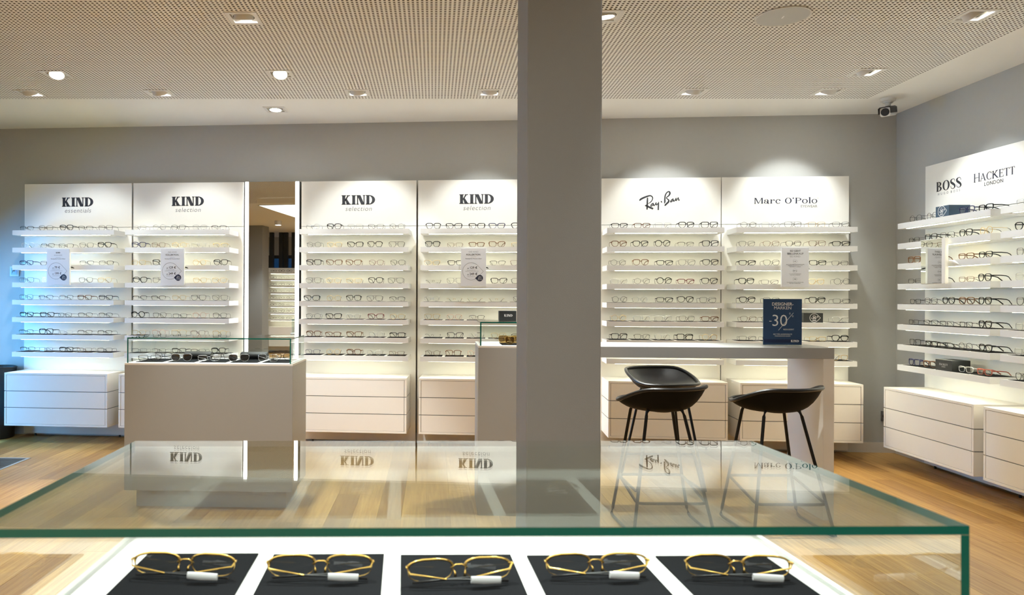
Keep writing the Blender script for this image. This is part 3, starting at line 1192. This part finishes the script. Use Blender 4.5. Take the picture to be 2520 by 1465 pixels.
# script lettering of the fifth wall, traced stroke by stroke (px of a 17.38x enlargement)
RB = [[(318, 640, 30), (350, 585, 60), (450, 525, 62), (580, 470, 58), (700, 430, 50), (780, 425, 44), (845, 470, 40), (866, 540, 36), (830, 640, 32), (760, 715, 26), (665, 775, 14)],
      [(650, 505, 40), (645, 640, 52), (640, 800, 52), (635, 930, 52), (632, 1025, 40)],
      [(640, 870, 60), (700, 905, 62), (800, 950, 62), (890, 990, 50)],
      [(910, 745, 30), (850, 770, 34), (800, 830, 36), (795, 875, 30), (840, 865, 30), (905, 780, 30), (905, 820, 38), (930, 850, 34), (975, 800, 24), (1015, 720, 28), (1010, 800, 38), (1035, 820, 34), (1090, 760, 24), (1130, 690, 20)],
      [(1120, 690, 18), (1112, 780, 42), (1108, 900, 46), (1105, 1045, 46)],
      [(1215, 700, 60), (1258, 680, 60)],
      [(1360, 765, 20), (1380, 690, 52), (1380, 560, 48), (1395, 420, 44), (1450, 310, 40), (1520, 255, 40), (1575, 270, 54), (1590, 340, 58), (1550, 420, 46), (1480, 480, 34), (1440, 525, 28), (1480, 565, 34), (1540, 620, 48), (1535, 690, 60), (1470, 760, 58), (1395, 840, 52), (1400, 870, 10)],
      [(1745, 560, 28), (1690, 590, 34), (1635, 660, 36), (1625, 705, 32), (1680, 680, 30), (1740, 600, 30), (1740, 650, 38), (1765, 670, 34), (1810, 620, 26), (1855, 530, 28), (1840, 620, 36), (1860, 645, 30), (1900, 580, 26), (1945, 515, 28), (1950, 600, 36), (1975, 630, 34), (2012, 600, 16)]]
PXM = .331 / (2010 - 318)
rb = []
for st in RB:
    rb += stroke([((x - 1164) * PXM, (640 - y) * PXM, w_ * 1.22 * PXM) for x, y, w_ in st], 4)
rb += [[((x - 1164) * PXM, (640 - y) * PXM) for x, y in ((525, 850), (640, 785), (660, 900), (615, 900))]]
reg = shift(ring(0, 0, .0042, .0042, .0008, .0008) + txt('R', .006), .152, .032)
lettering(WALLS[4], [(shift(rb, .008, 2.098), 'ink'), (shift(reg, 0, 2.098), 'ink_light')])
mp_, mw_ = word("Marc O'Polo", .165, .058, .07, .10)
sx_ = .505 / mw_
lettering(WALLS[5], [(place(mp_, sx_, .0475, 0.006, 2.067, mw_), 'ink_navy'),
                     (shift(txt('EYEWEAR', .030, align='RIGHT', off=-.004, spacing=1.0), .258, 2.033), 'ink_grey'),
                     (shift(ring(0, 0, .0065, .0065, .0012, .0012), .262, 2.110), 'ink_grey')])
bo_, bw_ = word('BOSS', .21, .05, .04, .07)
h1_, h1w = word('H', .12, .045, .05, .05)
h2_, h2w = word('ACKETT', .14, .05, .05, .055)
ha_ = h1_ + [[(h1w + .06 + a * .86, b * .86) for a, b in p] for p in h2_]
hw_ = h1w + .06 + h2w * .86
lettering(WALLS[6], [(place(bo_, .262 / bw_, .072, -.252, 2.078, bw_), 'ink'),
                     (shift(txt('H U G O  B O S S', .024, off=.004, spacing=1.28), -.252, 2.050), 'ink_grey')])
lettering(WALLS[6], [(place(ha_, .362 / hw_, .060, 0.178, 2.088, hw_), 'ink_navy'),
                     (shift(txt('LONDON', .036, off=.002, spacing=1.12), .178, 2.050), 'ink')])


# tall mirrors with light strips
def tall_mirror(X, w, label):
    bx, by = back(X, 0)
    r = empty('lit_mirror', (bx, by, 0), RZB, label, 'mirror')
    MB().box(-w / 2, w / 2, .0, .0695, .03, 2.292).build('carcass', 'groove', r)
    MB().box(-w / 2 + .036, w / 2 - .036, -.006, -.001, .05, 2.290).build('mirror_glass', 'mirror', r)
    for sx in (-1, 1):
        MB().box(sx * (w / 2 - .002), sx * (w / 2 - .034), -.012, -.0005, .05, 2.290).build('light_bar', 'mirror_light', r, bevel=.004)
    return r


tall_mirror(-1.3155, .490, 'tall narrow wall mirror between two vertical light bars')
tall_mirror(1.245, .490, 'tall lit mirror hidden behind the grey column')

# price boards clipped to the shelf fronts
drop_r = .072


def drop(cx, cz, r, tip, w, flip=False):
    """outline of a round drop with its point at the right"""
    pts = []
    for i in range(37):
        t = math.radians(45 + 270 * i / 36)
        pts.append((cx + r * math.cos(t), cz + r * math.sin(t)))
    tipx = cx + r * 1.40
    pts = [(tipx, cz)] + pts + [(tipx, cz)]
    return ribbon(pts, w)


def drop_fill(cx, cz, r, left=False):
    pts = []
    for i in range(25):
        t = math.radians(45 + 270 * i / 24)
        pts.append((cx + (-1 if left else 1) * r * math.cos(t), cz + r * math.sin(t)))
    pts.append((cx + (-1 if left else 1) * r * 1.41, cz))
    return [pts]


def price_board(X, kind_, label, cap=None):
    bx, by = back(X, SH_D + .052)
    r = empty('price_board', (bx, by, 1.368), RZB, label, 'sign', 'white boards clipped to the shelves')
    MB().box(-.104, .104, 0, .020, 0, .312).build('board', 'paper_white', r, bevel=.001)
    MB().box(-.085, .085, .020, .051, .150, .166).build('clamp', 'white_lacquer', r)
    MB().tube([(.085, .03, .158), (.112, .034, .152), (.124, .040, .146)], [.005, .006, .002], 8).build('clamp_screw', 'black_plastic', r)
    S = []
    if kind_ == 'how':
        S.append((shift(txt('SO GEHT', .020, off=.008), 0, .279), 'ink'))
        S.append((shift(txt('BRILLENKAUF', .020, off=.008), 0, .257), 'ink'))
        S.append((shift(txt('BEI KIND.', .020, off=-.004), 0, .235), 'ink_light'))
        for zc_, t_, lines in ((.203, '0 €', ('AB FÜR IHRE PREMIUM-EINSTÄRKENGLÄSER.', 'PREMIUM-GLEITSICHT NUR + 100 €.', 'BEIDES MADE IN GERMANY.')),
                               (.128, '30 %', ('30 % AUF DIE ZWEITE BRILLE.', 'GILT FÜR ALLE MARKEN.')), (.062, '100', ('100 TAGE GELD-ZURÜCK-VERSPRECHEN.', 'MIT KIND ZUFRIEDENHEIT.'))):
            S.append((drop(-.004, zc_, .0155, 0, .0011), 'ink_light'))
            S.append((shift(txt(t_, .014, off=.004), -.003, zc_ - .005), 'ink'))
            for i, t in enumerate(lines):
                S.append((shift(txt(t, .0070, off=.010, res=1), 0, zc_ - .027 - .0092 * i), 'ink'))
    else:
        if kind_ == 'first':
            S.append((kind_logo(0, .279, .040), 'ink'))
            S.append((shift(txt('essentials', .020, shear=.15, off=-.006), 0, .252), 'ink_light'))
            pr_ = ('79 €', '199 €')
        else:
            S.append((shift(txt('DIE KIND', .019, off=-.004), 0, .276), 'ink_light'))
            S.append((shift(txt('KOLLEKTION.', .019, off=.010), 0, .253), 'ink'))
            pr_ = ('129 €', '249 €')
        S.append((rect(-.022, .2385, .022, .240), 'ink_light'))
        S.append((shift(txt('Fassung inkl. Premium-Gläser', .0112, off=.003, res=2), 0, .222), 'ink'))
        S.append((drop(-.018, .121, .071, 0, .0016), 'ink'))
        S.append((shift(txt('ab', .014, align='RIGHT', off=.008), -.038, .142), 'ink'))
        S.append((shift(txt(pr_[0], .027, align='LEFT', off=.010), -.033, .142), 'ink'))
        S.append((shift(txt('Einstärkenbrille', .0115, off=-.002, res=2), -.018, .128), 'ink_light'))
        S.append((rect(-.068, .1205, .042, .1225), 'ink_light'))
        S.append((shift(txt('ab', .014, align='RIGHT', off=.008), -.038, .090), 'ink'))
        S.append((shift(txt(pr_[1], .027, align='LEFT', off=.010), -.033, .090), 'ink'))
        S.append((shift(txt('Gleitsichtbrille', .0115, off=-.002, res=2), -.018, .076), 'ink_light'))
        S.append((drop_fill(.052, .065, .027, True), 'ink_navy'))
    mats_ = []
    mb = MB()
    for polys, mt in S:
        if mt not in mats_:
            mats_.append(mt)
        mb.flat(polys, -.0008, mi=mats_.index(mt))
    if kind_ != 'how':
        mats_.append('print_white')
        for i, t in enumerate(('Gläser', 'Made in', 'Germany')):
            mb.flat(shift(txt(t, .0100, off=.010, res=1), .054, .0735 - .0115 * i), -.0014, mi=len(mats_) - 1)
    mb.build('print', mats_, r)
    return r


price_board(-3.118, 'first', 'white price board with 79 and 199 euro on the leftmost wall')
price_board(-2.097, 'collection', 'white price board with 129 and 249 euro left of the mirror')
price_board(0.460, 'collection', 'white price board with 129 and 249 euro left of column')
price_board(2.995, 'how', 'white text board with three small drop icons on the sixth wall')

# swivel mirror clipped to the right wall shelf
mx_, my_ = right(5.10, SH_D + .045)
r = empty('shelf_mirror', (mx_, my_, 1.380), RZR + .05, 'small white-backed mirror clipped to the right wall shelves', 'mirror')
MB().box(-.115, .115, 0, .022, 0, .315).build('casing', 'white_lacquer', r, bevel=.001)
MB().box(-.115, .085, -.002, -.0004, .004, .311).build('mirror_glass', 'mirror', r)
MB().box(.085, .114, -.0022, -.0004, .004, .311).build('dark_edge', 'white_lacquer', r)
MB().box(-.07, .07, .022, .044, .150, .166).build('clamp', 'white_lacquer', r)
MB().tube([(.11, .03, .158), (.150, .03, .150), (.190, .035, .130)], [.004, .012, .003], 8).build('clamp_screw', 'cam_white', r)


# product boxes
def pack(name, loc, rz, w, d, h_, bodymat, sets, label, group=None):
    r = empty(name, loc, rz, label, 'box', group)
    MB().box(-w / 2, w / 2, 0, d, 0, h_).build('carton', bodymat, r, bevel=.001)
    mats_ = []
    mb = MB()
    for polys, mt in sets:
        if mt not in mats_:
            mats_.append(mt)
        mb.flat(polys, -.0006, mi=mats_.index(mt))
    mb.build('print', mats_, r)
    return r


def offer(cx, cz, r_, mt='print_white'):
    return [(drop(cx - r_ * .15, cz, r_, 0, r_ * .09), mt), (shift(txt('-30', r_ * .92, off=.02), cx - r_ * .28, cz - r_ * .28), mt),
            (shift(txt('%', r_ * .5, off=.02), cx + r_ * .62, cz + r_ * .08), mt),
            (rect(cx - r_ * .45, cz + r_ * .58, cx + r_ * .1, cz + r_ * .66), mt),
            (rect(cx - r_ * .55, cz - r_ * .55, cx + r_ * .25, cz - r_ * .47) + rect(cx - r_ * .6, cz - r_ * .72, cx + r_ * .3, cz - r_ * .64), mt)]


bx, by = back(3.026 + .140, SH_D - .025)
pack('offer_box', (bx, by, SHELF_Z[5]), RZB, .150, .150, .076, 'box_black', offer(.012, .038, .034), 'black box with white drop-shaped discount print behind the blue sign')
bx, by = right(5.090, SH_D - .010)
pack('offer_box', (bx, by, SHELF_Z[0]), RZR, .133, .145, .076, 'navy_card', offer(.0, .040, .036), 'dark blue discount box on the top shelf of right wall')
bx, by = right(5.070, SH_D - .010)
pack('glasses_carton', (bx, by, SHELF_Z[7]), RZR, .165, .125, .076, 'box_black',
     [(place(ha_, .085 / hw_, .0155, 0, .036, hw_), 'print_white'), (shift(txt('LONDON', .0085, off=.006), 0, .024), 'print_white')],
     'black carton with white lettering on bottom shelf of right wall')

# ------------------------------------------------------------------ counters and bar table
RC = -0.033


def glass_case(r, x0, x1, y0, y1, z0, z1, t=.008):
    """glass hood open on the staff side, which faces the camera (y0)"""
    MB().glass_box(x0, x1, y0, y1, z1 - t, z1, 'z', clear=('y1',)).build('glass_top', ['case_glass', 'glass_edge'], r)
    cl = ('y1', 'z0', 'z1')
    MB().glass_box(x0, x0 + t, y0, y1 - t - .0005, z0, z1 - t - .0003, 'x', clear=cl).build('glass_side', ['case_glass', 'glass_edge'], r)
    MB().glass_box(x1 - t, x1, y0, y1 - t - .0005, z0, z1 - t - .0003, 'x', clear=cl).build('glass_side', ['case_glass', 'glass_edge'], r)
    MB().glass_box(x0, x1, y1 - t, y1, z0, z1 - t - .0003, 'y').build('glass_back', ['case_glass', 'case_glass'], r)


def counter(loc, rz, w, d, zp, zt, label, plinth=True):
    """display counter: origin at front left corner on the floor"""
    r = empty('display_counter', loc, rz, label, 'counter')
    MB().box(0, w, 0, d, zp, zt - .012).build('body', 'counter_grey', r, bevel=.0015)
    MB().box(0, w, 0, d, zt - .0119, zt).build('deck', 'white_lacquer', r, bevel=.001)
    if plinth:
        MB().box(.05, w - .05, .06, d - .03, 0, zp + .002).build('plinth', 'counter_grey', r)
    return r


lc = counter((-1.768, 4.372, 0), RC, 1.012, .420, .110, .871, 'grey counter with glass top case left of the column')
glass_case(lc, .012, 1.000, .008, .412, .871, 1.023)
bc = counter((0.338, 4.262, 0), RC, .690, .440, .0, .990, 'tall grey counter with glass case beside the column', plinth=False)
glass_case(bc, .010, .660, .012, .428, .990, 1.129)


def local(r, x, y, z=0):
    c_, s_ = math.cos(r.rotation_euler[2]), math.sin(r.rotation_euler[2])
    return (r.location[0] + c_ * x - s_ * y, r.location[1] + s_ * x + c_ * y, r.location[2] + z)


bt = empty('bar_table', local(bc, .690, 0), RC, 'long pale bar table with one panel leg, right of the column', 'table')
TL = 1.348
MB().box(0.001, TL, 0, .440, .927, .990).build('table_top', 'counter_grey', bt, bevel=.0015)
MB().box(TL - .062, TL, 0.0, .440, 0, .9269).build('panel_leg', 'warm_lacquer', bt, bevel=.0015)

# things in the left case
mat5 = MB().box(-.082, .082, -.125, .125, 0, .002).mesh('display_mat', 'mat_black')
for k in range(5):
    o = inst('display_mat', mat5, None, local(lc, .120 + k * .193, .195, .871), RC)
    tag(o, 'black mat, %s from left, in the left glass counter' % ORD[k], 'mat', 'black mats in the left counter')
LG = [('kr', .105, .110, .2, None, 'thin black rectangular eyeglasses at the left end of the left glass counter'),
      ('go', .150, .215, -.25, None, 'round gunmetal eyeglasses behind the leftmost pair in left counter'),
      ('sp', .300, .120, .15, 'lens_dark', 'silver sunglasses with dark lenses before the left black case'),
      ('sr', .465, .135, .3, None, 'silver eyeglasses in the middle of the left glass counter'),
      ('gp', .520, .230, -.15, None, 'gunmetal panto eyeglasses lying behind the middle pair in left counter'),
      ('sp', .655, .120, .25, 'lens_dark', 'silver sunglasses with dark lenses before the right black case'),
      ('ss', .830, .130, -.2, None, 'square silver eyeglasses near the right end of the left counter'),
      ('kp', .900, .225, .3, None, 'black eyeglasses at the back right of the left glass counter')]
for i, (code, x, y, a_, lm_, lab) in enumerate(LG):
    x_, y_, z_ = local(lc, x, y, .873)
    glasses(code, (x_, y_, z_), RC + a_, lab, 'glasses in the left counter', lens_mat=lm_, folded=True)
for x, lab in ((.345, 'left black tubular glasses case in the left glass counter'), (.705, 'right black tubular glasses case in the left glass counter')):
    r = empty('glasses_case', local(lc, x, .300, .8735), RC, lab, 'glasses case', 'black cases in the left counter')
    tb = MB()
    prf = [(math.cos(2 * PI * i / 16) * .030, .024 + math.sin(2 * PI * i / 16) * .024) for i in range(16)]
    nn = len(prf)
    for (xa, xb, nm) in ((-.082, .082, 'shell'),):
        v = []
        for xv, k_ in ((-.086, .80), (-.078, .97), (.078, .97), (.086, .80)):
            v += [(xv, a * k_, .024 + (b - .024) * k_) for a, b in prf]
        f = []
        for q in range(3):
            f += [(q * nn + i, q * nn + (i + 1) % nn, (q + 1) * nn + (i + 1) % nn, (q + 1) * nn + i) for i in range(nn)]
        f += [tuple(reversed(range(nn))), tuple(range(3 * nn, 4 * nn))]
        tb.add(v, f)
    tb.build('shell', 'black_matte', r, True)
    MB().box(-.0866, .0866, -.0305, .0305, .0236, .0246).build('seam', 'black_plastic', r)

# sunglasses in the case by the column, carton on top of its glass
o = inst('display_mat', mat5, None, local(bc, .225, .190, .990), RC)
tag(o, 'black mat under the brown sunglasses in the counter beside the column', 'mat')
for (x, y, a_, lab) in ((.230, .115, .12, 'gold sunglasses with brown lenses, front pair in the counter by column'), (.200, .215, -.1, 'gold sunglasses with brown lenses, rear pair in the counter by column')):
    x_, y_, z_ = local(bc, x, y, .992)
    glasses('da', (x_, y_, z_), RC + a_, lab, 'brown sunglasses by the column', lens_mat='lens_brown', shiny=True, folded=True)
x_, y_, z_ = local(bc, .186, .190, 1.1292)
pack('glasses_carton', (x_, y_, z_), RC, .104, .075, .062, 'box_black', [(kind_logo(.004, .034, .052), 'print_white')], 'small black carton with white lettering on top of the glass case')

# blue sign standing on the bar table
r = empty('table_sign', (2.193, 4.430, .9905), RC, 'dark blue discount sign standing upright on the bar table', 'sign')
MB().box(-.115, .115, 0, .004, .002, .280).build('card', 'navy', r)
MB().box(-.116, .116, .004, .007, 0, .281).build('acrylic_back', 'case_glass', r)
MB().box(-.116, .116, -.020, .060, 0, .003).build('acrylic_foot', 'case_glass', r)
mb = MB()
S = [(shift(txt('DESIGNER-', .0265, off=.014), 0, .240), 0), (shift(txt('MARKEN', .0265, off=.0), 0, .217), 0),
     (shift(txt('30', .100, align='LEFT', off=-.008, spacing=.98), -.068, .116), 0), (rect(-.080, .143, -.066, .147), 0),
     (ribbon([(-.025, .090), (.064, .196)], .0022), 0), (shift(txt('0', .017, off=-.01), .043, .186), 0), (shift(txt('0', .017, off=-.01), .060, .170), 0),
     (shift(txt('REDUZIERT', .0125, off=.0), .036, .091), 0), (shift(txt('GILT FÜR AUSGEWÄHLTE', .0098, off=.008, res=2), 0, .063), 0),
     (shift(txt('MARKENFASSUNGEN', .0098, off=-.004, res=2), 0, .052), 0), (kind_logo(.074, .0255, .049), 0)]
for polys, mi in S:
    mb.flat(polys, -.0012, mi=0)
mb.flat(rect(-.110, .015, .104, .036), -.0006, mi=1)
mb.build('print', ['print_white', 'navy_dark'], r)


# ------------------------------------------------------------------ stools
def stool(cx, cy_, feet, tops, seat_rz, foot_z, label):
    """feet / tops: near-left, far-left, near-right, far-right, all relative to (cx, cy_)"""
    r = empty('bar_stool', (cx, cy_, 0), 0, label, 'stool', 'black shell bar stools')
    # shell: phi = 0 is the back of the seat
    NP, NR = 40, 8

    def rim(phi):
        a, b = .240, .215
        e = 2.15
        c_, s_ = math.cos(phi), math.sin(phi)
        x = a * math.copysign(abs(s_) ** (2 / e), s_)
        y = -b * math.copysign(abs(c_) ** (2 / e), c_)
        k = .5 + .5 * math.cos(phi)
        q = max(0, min(1, (k - .2) / .65))
        z = .704 + .084 * (q * q * (3 - 2 * q))
        return x, y, z
    Rz = Matrix.Rotation(seat_rz, 4, 'Z')

    def surf(shrink, drop_, zb, pw):
        mb = MB()
        for j in range(NR + 1):
            t = j / NR
            for i in range(NP):
                x, y, z = rim(2 * PI * i / NP)
                rr = t ** .75
                zz = zb + (z - drop_ - zb) * (t ** pw)
                mb.v.append((x * rr * shrink, y * rr * shrink, zz))
        for j in range(NR):
            for i in range(NP):
                i2 = (i + 1) % NP
                mb.f.append((j * NP + i, (j + 1) * NP + i, (j + 1) * NP + i2, j * NP + i2))
                mb.m.append(0)
        return mb
    o = surf(1.0, .006, .646, 2.9)
    # turn over at the rim and come back a little below the pad
    base = NR * NP
    for i in range(NP):
        x, y, z = rim(2 * PI * i / NP)
        o.v.append((x * .93, y * .93, z - .004))
    for i in range(NP):
        i2 = (i + 1) % NP
        o.f.append((base + i, base + NP + i, base + NP + i2, base + i2))
        o.m.append(0)
    o.xf(Rz).build('shell', 'felt_black', r, True)
    p = surf(.975, .001, .668, 2.6)
    p.f = [tuple(reversed(q)) for q in p.f]
    p.xf(Rz).build('seat_pad', 'leather', r, True)
    pip = MB()
    pip.tube([rim(2 * PI * i / 48) for i in range(48)], .0105, 8, closed=True)
    pip.xf(Rz).build('piping', 'leather', r, True)
    nl, fl, nr_, fr_ = feet
    tnl, tfl, tnr, tfr = tops
    R_ = .0085

    def mixp(f_, t_, z):
        k = z / t_[2]
        return (f_[0] + (t_[0] - f_[0]) * k, f_[1] + (t_[1] - f_[1]) * k, z)
    for (a, ta, b, tb_) in ((nl, tnl, fl, tfl), (nr_, tnr, fr_, tfr)):
        za = R_ + .001
        A, B = (a[0], a[1], za), (b[0], b[1], za)
        d = Vector((b[0] - a[0], b[1] - a[1], 0)).normalized()
        c_ = ((ta[0] + tb_[0]) / 2 * .5, (ta[1] + tb_[1]) / 2, ta[2] + .014)
        inner = lambda t_: (t_[0] * .80, t_[1] * .92, t_[2] + .006)
        path = [inner(ta), (ta[0] * .96, ta[1] * .985, ta[2] - .002), mixp(a, ta, ta[2] - .03), mixp(a, ta, .35), mixp(a, ta, .05),
                (a[0] + d.x * .008, a[1] + d.y * .008, .018), (a[0] + d.x * .035, a[1] + d.y * .035, za),
                (b[0] - d.x * .035, b[1] - d.y * .035, za), (b[0] - d.x * .008, b[1] - d.y * .008, .018), mixp(b, tb_, .05), mixp(b, tb_, .35),
                mixp(b, tb_, tb_[2] - .03), (tb_[0] * .96, tb_[1] * .985, tb_[2] - .002), inner(tb_)]
        MB().tube(path, R_, 10).build('sled_leg', 'steel_black', r, True)
    zn, zf = foot_z
    ring_ = [mixp(nl, tnl, zn), mixp(nr_, tnr, zn), mixp(fr_, tfr, zf), mixp(fl, tfl, zf)]
    fb = MB()
    P_ = []
    for i in range(4):
        p0, p1, p2 = Vector(ring_[i - 1]), Vector(ring_[i]), Vector(ring_[(i + 1) % 4])
        P_ += [p1 + (p0 - p1).normalized() * .03, p1 + ((p0 - p1).normalized() + (p2 - p1).normalized()) * .006, p1 + (p2 - p1).normalized() * .03]
    fb.tube(P_, .0080, 8, closed=True)
    fb.build('footrest', 'steel_black', r, True)
    MB().cyl(0, 0, .642, .650, .05, 20).build('seat_plate', 'steel_black', r)
    return r


FT = ((-.212, -.205), (-.222, .205), (.222, -.205), (.226, .205))
TP = ((-.110, -.100, .662), (-.135, .105, .666), (.085, -.100, .662), (.095, .105, .650))
stool(1.342, 4.070, FT, TP, .45, (.177, .250), 'black shell bar stool nearest the column, front side of table')
stool(1.975, 4.062, FT, TP, .45, (.177, .250), 'black shell bar stool under the right half of the bar table')
FT2 = ((-.226, -.205), (-.222, .205), (.222, -.205), (.212, .205))
TP2 = ((-.120, -.105, .655), (-.110, .100, .662), (.120, -.105, .655), (.110, .100, .662))
stool(1.640, 4.960, FT2, TP2, PI + .32, (.250, .177), 'black padded bar stool behind the table with raised back')

# ------------------------------------------------------------------ front glass case
fc = counter((-0.462, .715 - .008, 0), 0.024, 1.034, .480, .110, .883, 'glass display counter in the foreground with five gold glasses')
TILT = -.0088                    # the case leans back by half a degree
fc.rotation_euler = (TILT, 0, 0.024)
glass_case(fc, .010, 1.024, .006, .474, .883, 1.035, .009)
matF = MB().box(-.082, .082, -.26, 0, 0, .0022).mesh('display_mat', 'mat_black')
FX = (-.323, -.135, .054, .242, .434)
FN = ('leftmost', 'second', 'middle', 'fourth', 'rightmost')
FGX = ((-.319, 1.000, -.06), (-.134, .996, .03), (.053, .985, .12), (.242, 1.006, .05), (.434, 1.002, -.04))
FS = ('df', 'df', 'df', 'df', 'df')
def deck(x, y):
    return .883 + TILT * (y - .715) + .0004


for k in range(5):
    o = inst('display_mat', matF, None, (FX[k], 1.093, deck(0, 1.093)), .024)
    o.rotation_euler = (TILT, 0, .024)
    tag(o, '%s black mat on the white deck of the foreground case' % FN[k], 'mat', 'black mats in the foreground case')
    x, y, a_ = FGX[k]
    glasses(FS[k], (x, y, deck(0, y) + .0026), PI + a_, '%s gold-rimmed folded eyeglasses with white tag in the foreground case' % FN[k], 'gold glasses in the foreground case',
            folded=True, shiny=True, tagged=True)

# ------------------------------------------------------------------ small things by the walls
r = empty('waste_bin', (-3.815, 6.565, 0), 0, 'tall black round waste bin at the left edge', 'bin')
MB().lathe([(.001, .002), (.150, .002), (.155, .01), (.170, .60), (.172, .630), (.166, .634), (.160, .625), (.145, .05), (.001, .04)], 32).build('bucket', 'black_matte', r, True)
MB().tube([(.171 * math.cos(t), .171 * math.sin(t), .632) for t in [2 * PI * i / 32 for i in range(32)]], .006, 8, closed=True).build('rim', 'black_plastic', r, True)
MB().box(-.01, .035, -.178, -.168, .46, .55).build('label', 'clip_blue', r)

bx, by = back(-3.752, -0.0695)
r = empty('key_switch', (bx, by, 1.452), RZB, 'small square wall switch plate left of the leftmost shelves', 'switch')
MB().box(-.044, .044, -.010, 0, 0, .092).build('plate', 'plate_white', r, bevel=.002)
MB().box(-.030, .030, -.013, -.009, .014, .078).build('rocker', 'clip_blue', r, bevel=.002)  # white switch; the blue of the daylight is put into the rocker's colour
MB().tube([(.0, -.013, .050), (.0, -.030, .050), (-.004, -.034, .030)], .006, 8).build('key', 'alu', r, True)
bx, by = back(3.853, -0.0695)
r = empty('wall_socket', (bx, by, .262), RZB, 'dark wall socket low in the right room corner', 'socket')
MB().box(-.030, .030, -.012, 0, 0, .082).build('plate', 'groove', r, bevel=.002)
MB().lathe([(.021, 0), (.021, -.004), (.014, -.004)], 20).xf(Matrix.Translation((0, -.012, .041)) @ Matrix.Rotation(-PI / 2, 4, 'X')).build('insert', 'black_plastic', r)

r = empty('floor_grille', (-3.400, 5.40, .0003), -GR, 'flat metal floor grille with dark slots at the left edge', 'grille')
g = MB()
g.box(-.35, .352, .308, .330, 0, .004).box(.330, .352, -.30, .31, 0, .004).box(-.35, .352, -.322, -.30, 0, .004).box(-.372, -.35, -.322, .33, 0, .004)
g.build('grille_frame', 'alu', r)
MB().box(-.35, .33, -.30, .308, 0, .0006).build('pit', 'black_matte', r)
for i in range(17):
    y = -.285 + i * .036
    MB().box(-.35, .33, y, y + .010, .0006, .0036).build('bar', 'groove_soft', r)

# ------------------------------------------------------------------ rear of the shop, seen in the tall mirror
pl = MB().box(-5.34, -4.98, -2.60, -2.24, 0, CEIL - .001).build('pillar', 'column_grey')
tag(pl, 'grey pillar at the rear reflected in the tall mirror', 'pillar', kind='structure')
for i, x in enumerate((-5.43, -5.20, -5.09, -4.90)):
    o = MB().box(-.045, .045, -.045, .045, 0, CEIL - .001).build('post', 'frame_dark')
    o.location = (x, -3.92 - .02 * i, 0)
    tag(o, ('first', 'second', 'third', 'fourth')[i] + ' dark post from left behind the reflected shelves', 'post', 'dark posts at the rear')
rr = empty('rear_shelf_unit', (-4.78, -3.45, 0), PI + 2 * RZB, 'white shelf unit at the shop rear reflected in the tall mirror', 'shelf unit')
MB().box(-.52, .52, 0, .03, .05, 1.95).build('back_board', 'white_board', rr)
for z in SHELF_Z:
    s_ = inst('shelf', shm, rr, (0, 0, z))
    inst('light_strip', stm, s_)  # strips added to brighten the reflected shelves
for i, (x, y) in enumerate(((-4.3, -1.4), (-2.6, -3.2))):  # left lamp shows in the tall mirror, right one added to brighten the rear
    r = empty('ceiling_lamp', (x, y, CEIL - .09), 0, ('left', 'right')[i] + ' round surface lamp on the ceiling at the shop rear', 'ceiling light', 'lamps at the rear')
    MB().lathe([(.001, .089), (.07, .089), (.07, 0), (.060, 0), (.060, .02), (.001, .02)], 24).build('housing', 'cam_white', r, True)
    MB().cyl(0, 0, .012, .018, .058, 24).build('lamp_disc', 'lamp', r)
    ld = bpy.data.lights.new('spot', 'SPOT')
    ld.energy = 90
    ld.color = COL_SPOT
    ld.spot_size = math.radians(110)
    ld.spot_blend = .6
    ld.shadow_soft_size = .05
    lo = bpy.data.objects.new('spot', ld)
    COL.objects.link(lo)
    lo.parent = r
    lo.location = (0, 0, .008)
rgm = MB().box(-.46, .46, -.215, -.05, .16, .60).build('drawer_block', 'warm_lacquer', rr)
for ri, z in enumerate(SHELF_Z):
    for ci in range(5):
        a_ = PI + 2 * RZB
        lx, ly = (ci - 2) * .18, -SH_D + .05
        X_ = -4.78 + math.cos(a_) * lx - math.sin(a_) * ly
        Y_ = -3.45 + math.sin(a_) * lx + math.cos(a_) * ly
        code = random.choice(('kP', 'kR', 'kh', 'kS'))
        # reflected only as small dark marks: no parts
        o = inst('eyeglasses', glasses_meshes(code)[0], None, (X_, Y_, z), a_)
        tag(o, '%s frame, %s on the %s shelf of the reflected rear unit' % (describe(code), ORD[ci], ROWN[ri]), 'glasses', 'eyeglasses on the rear unit')
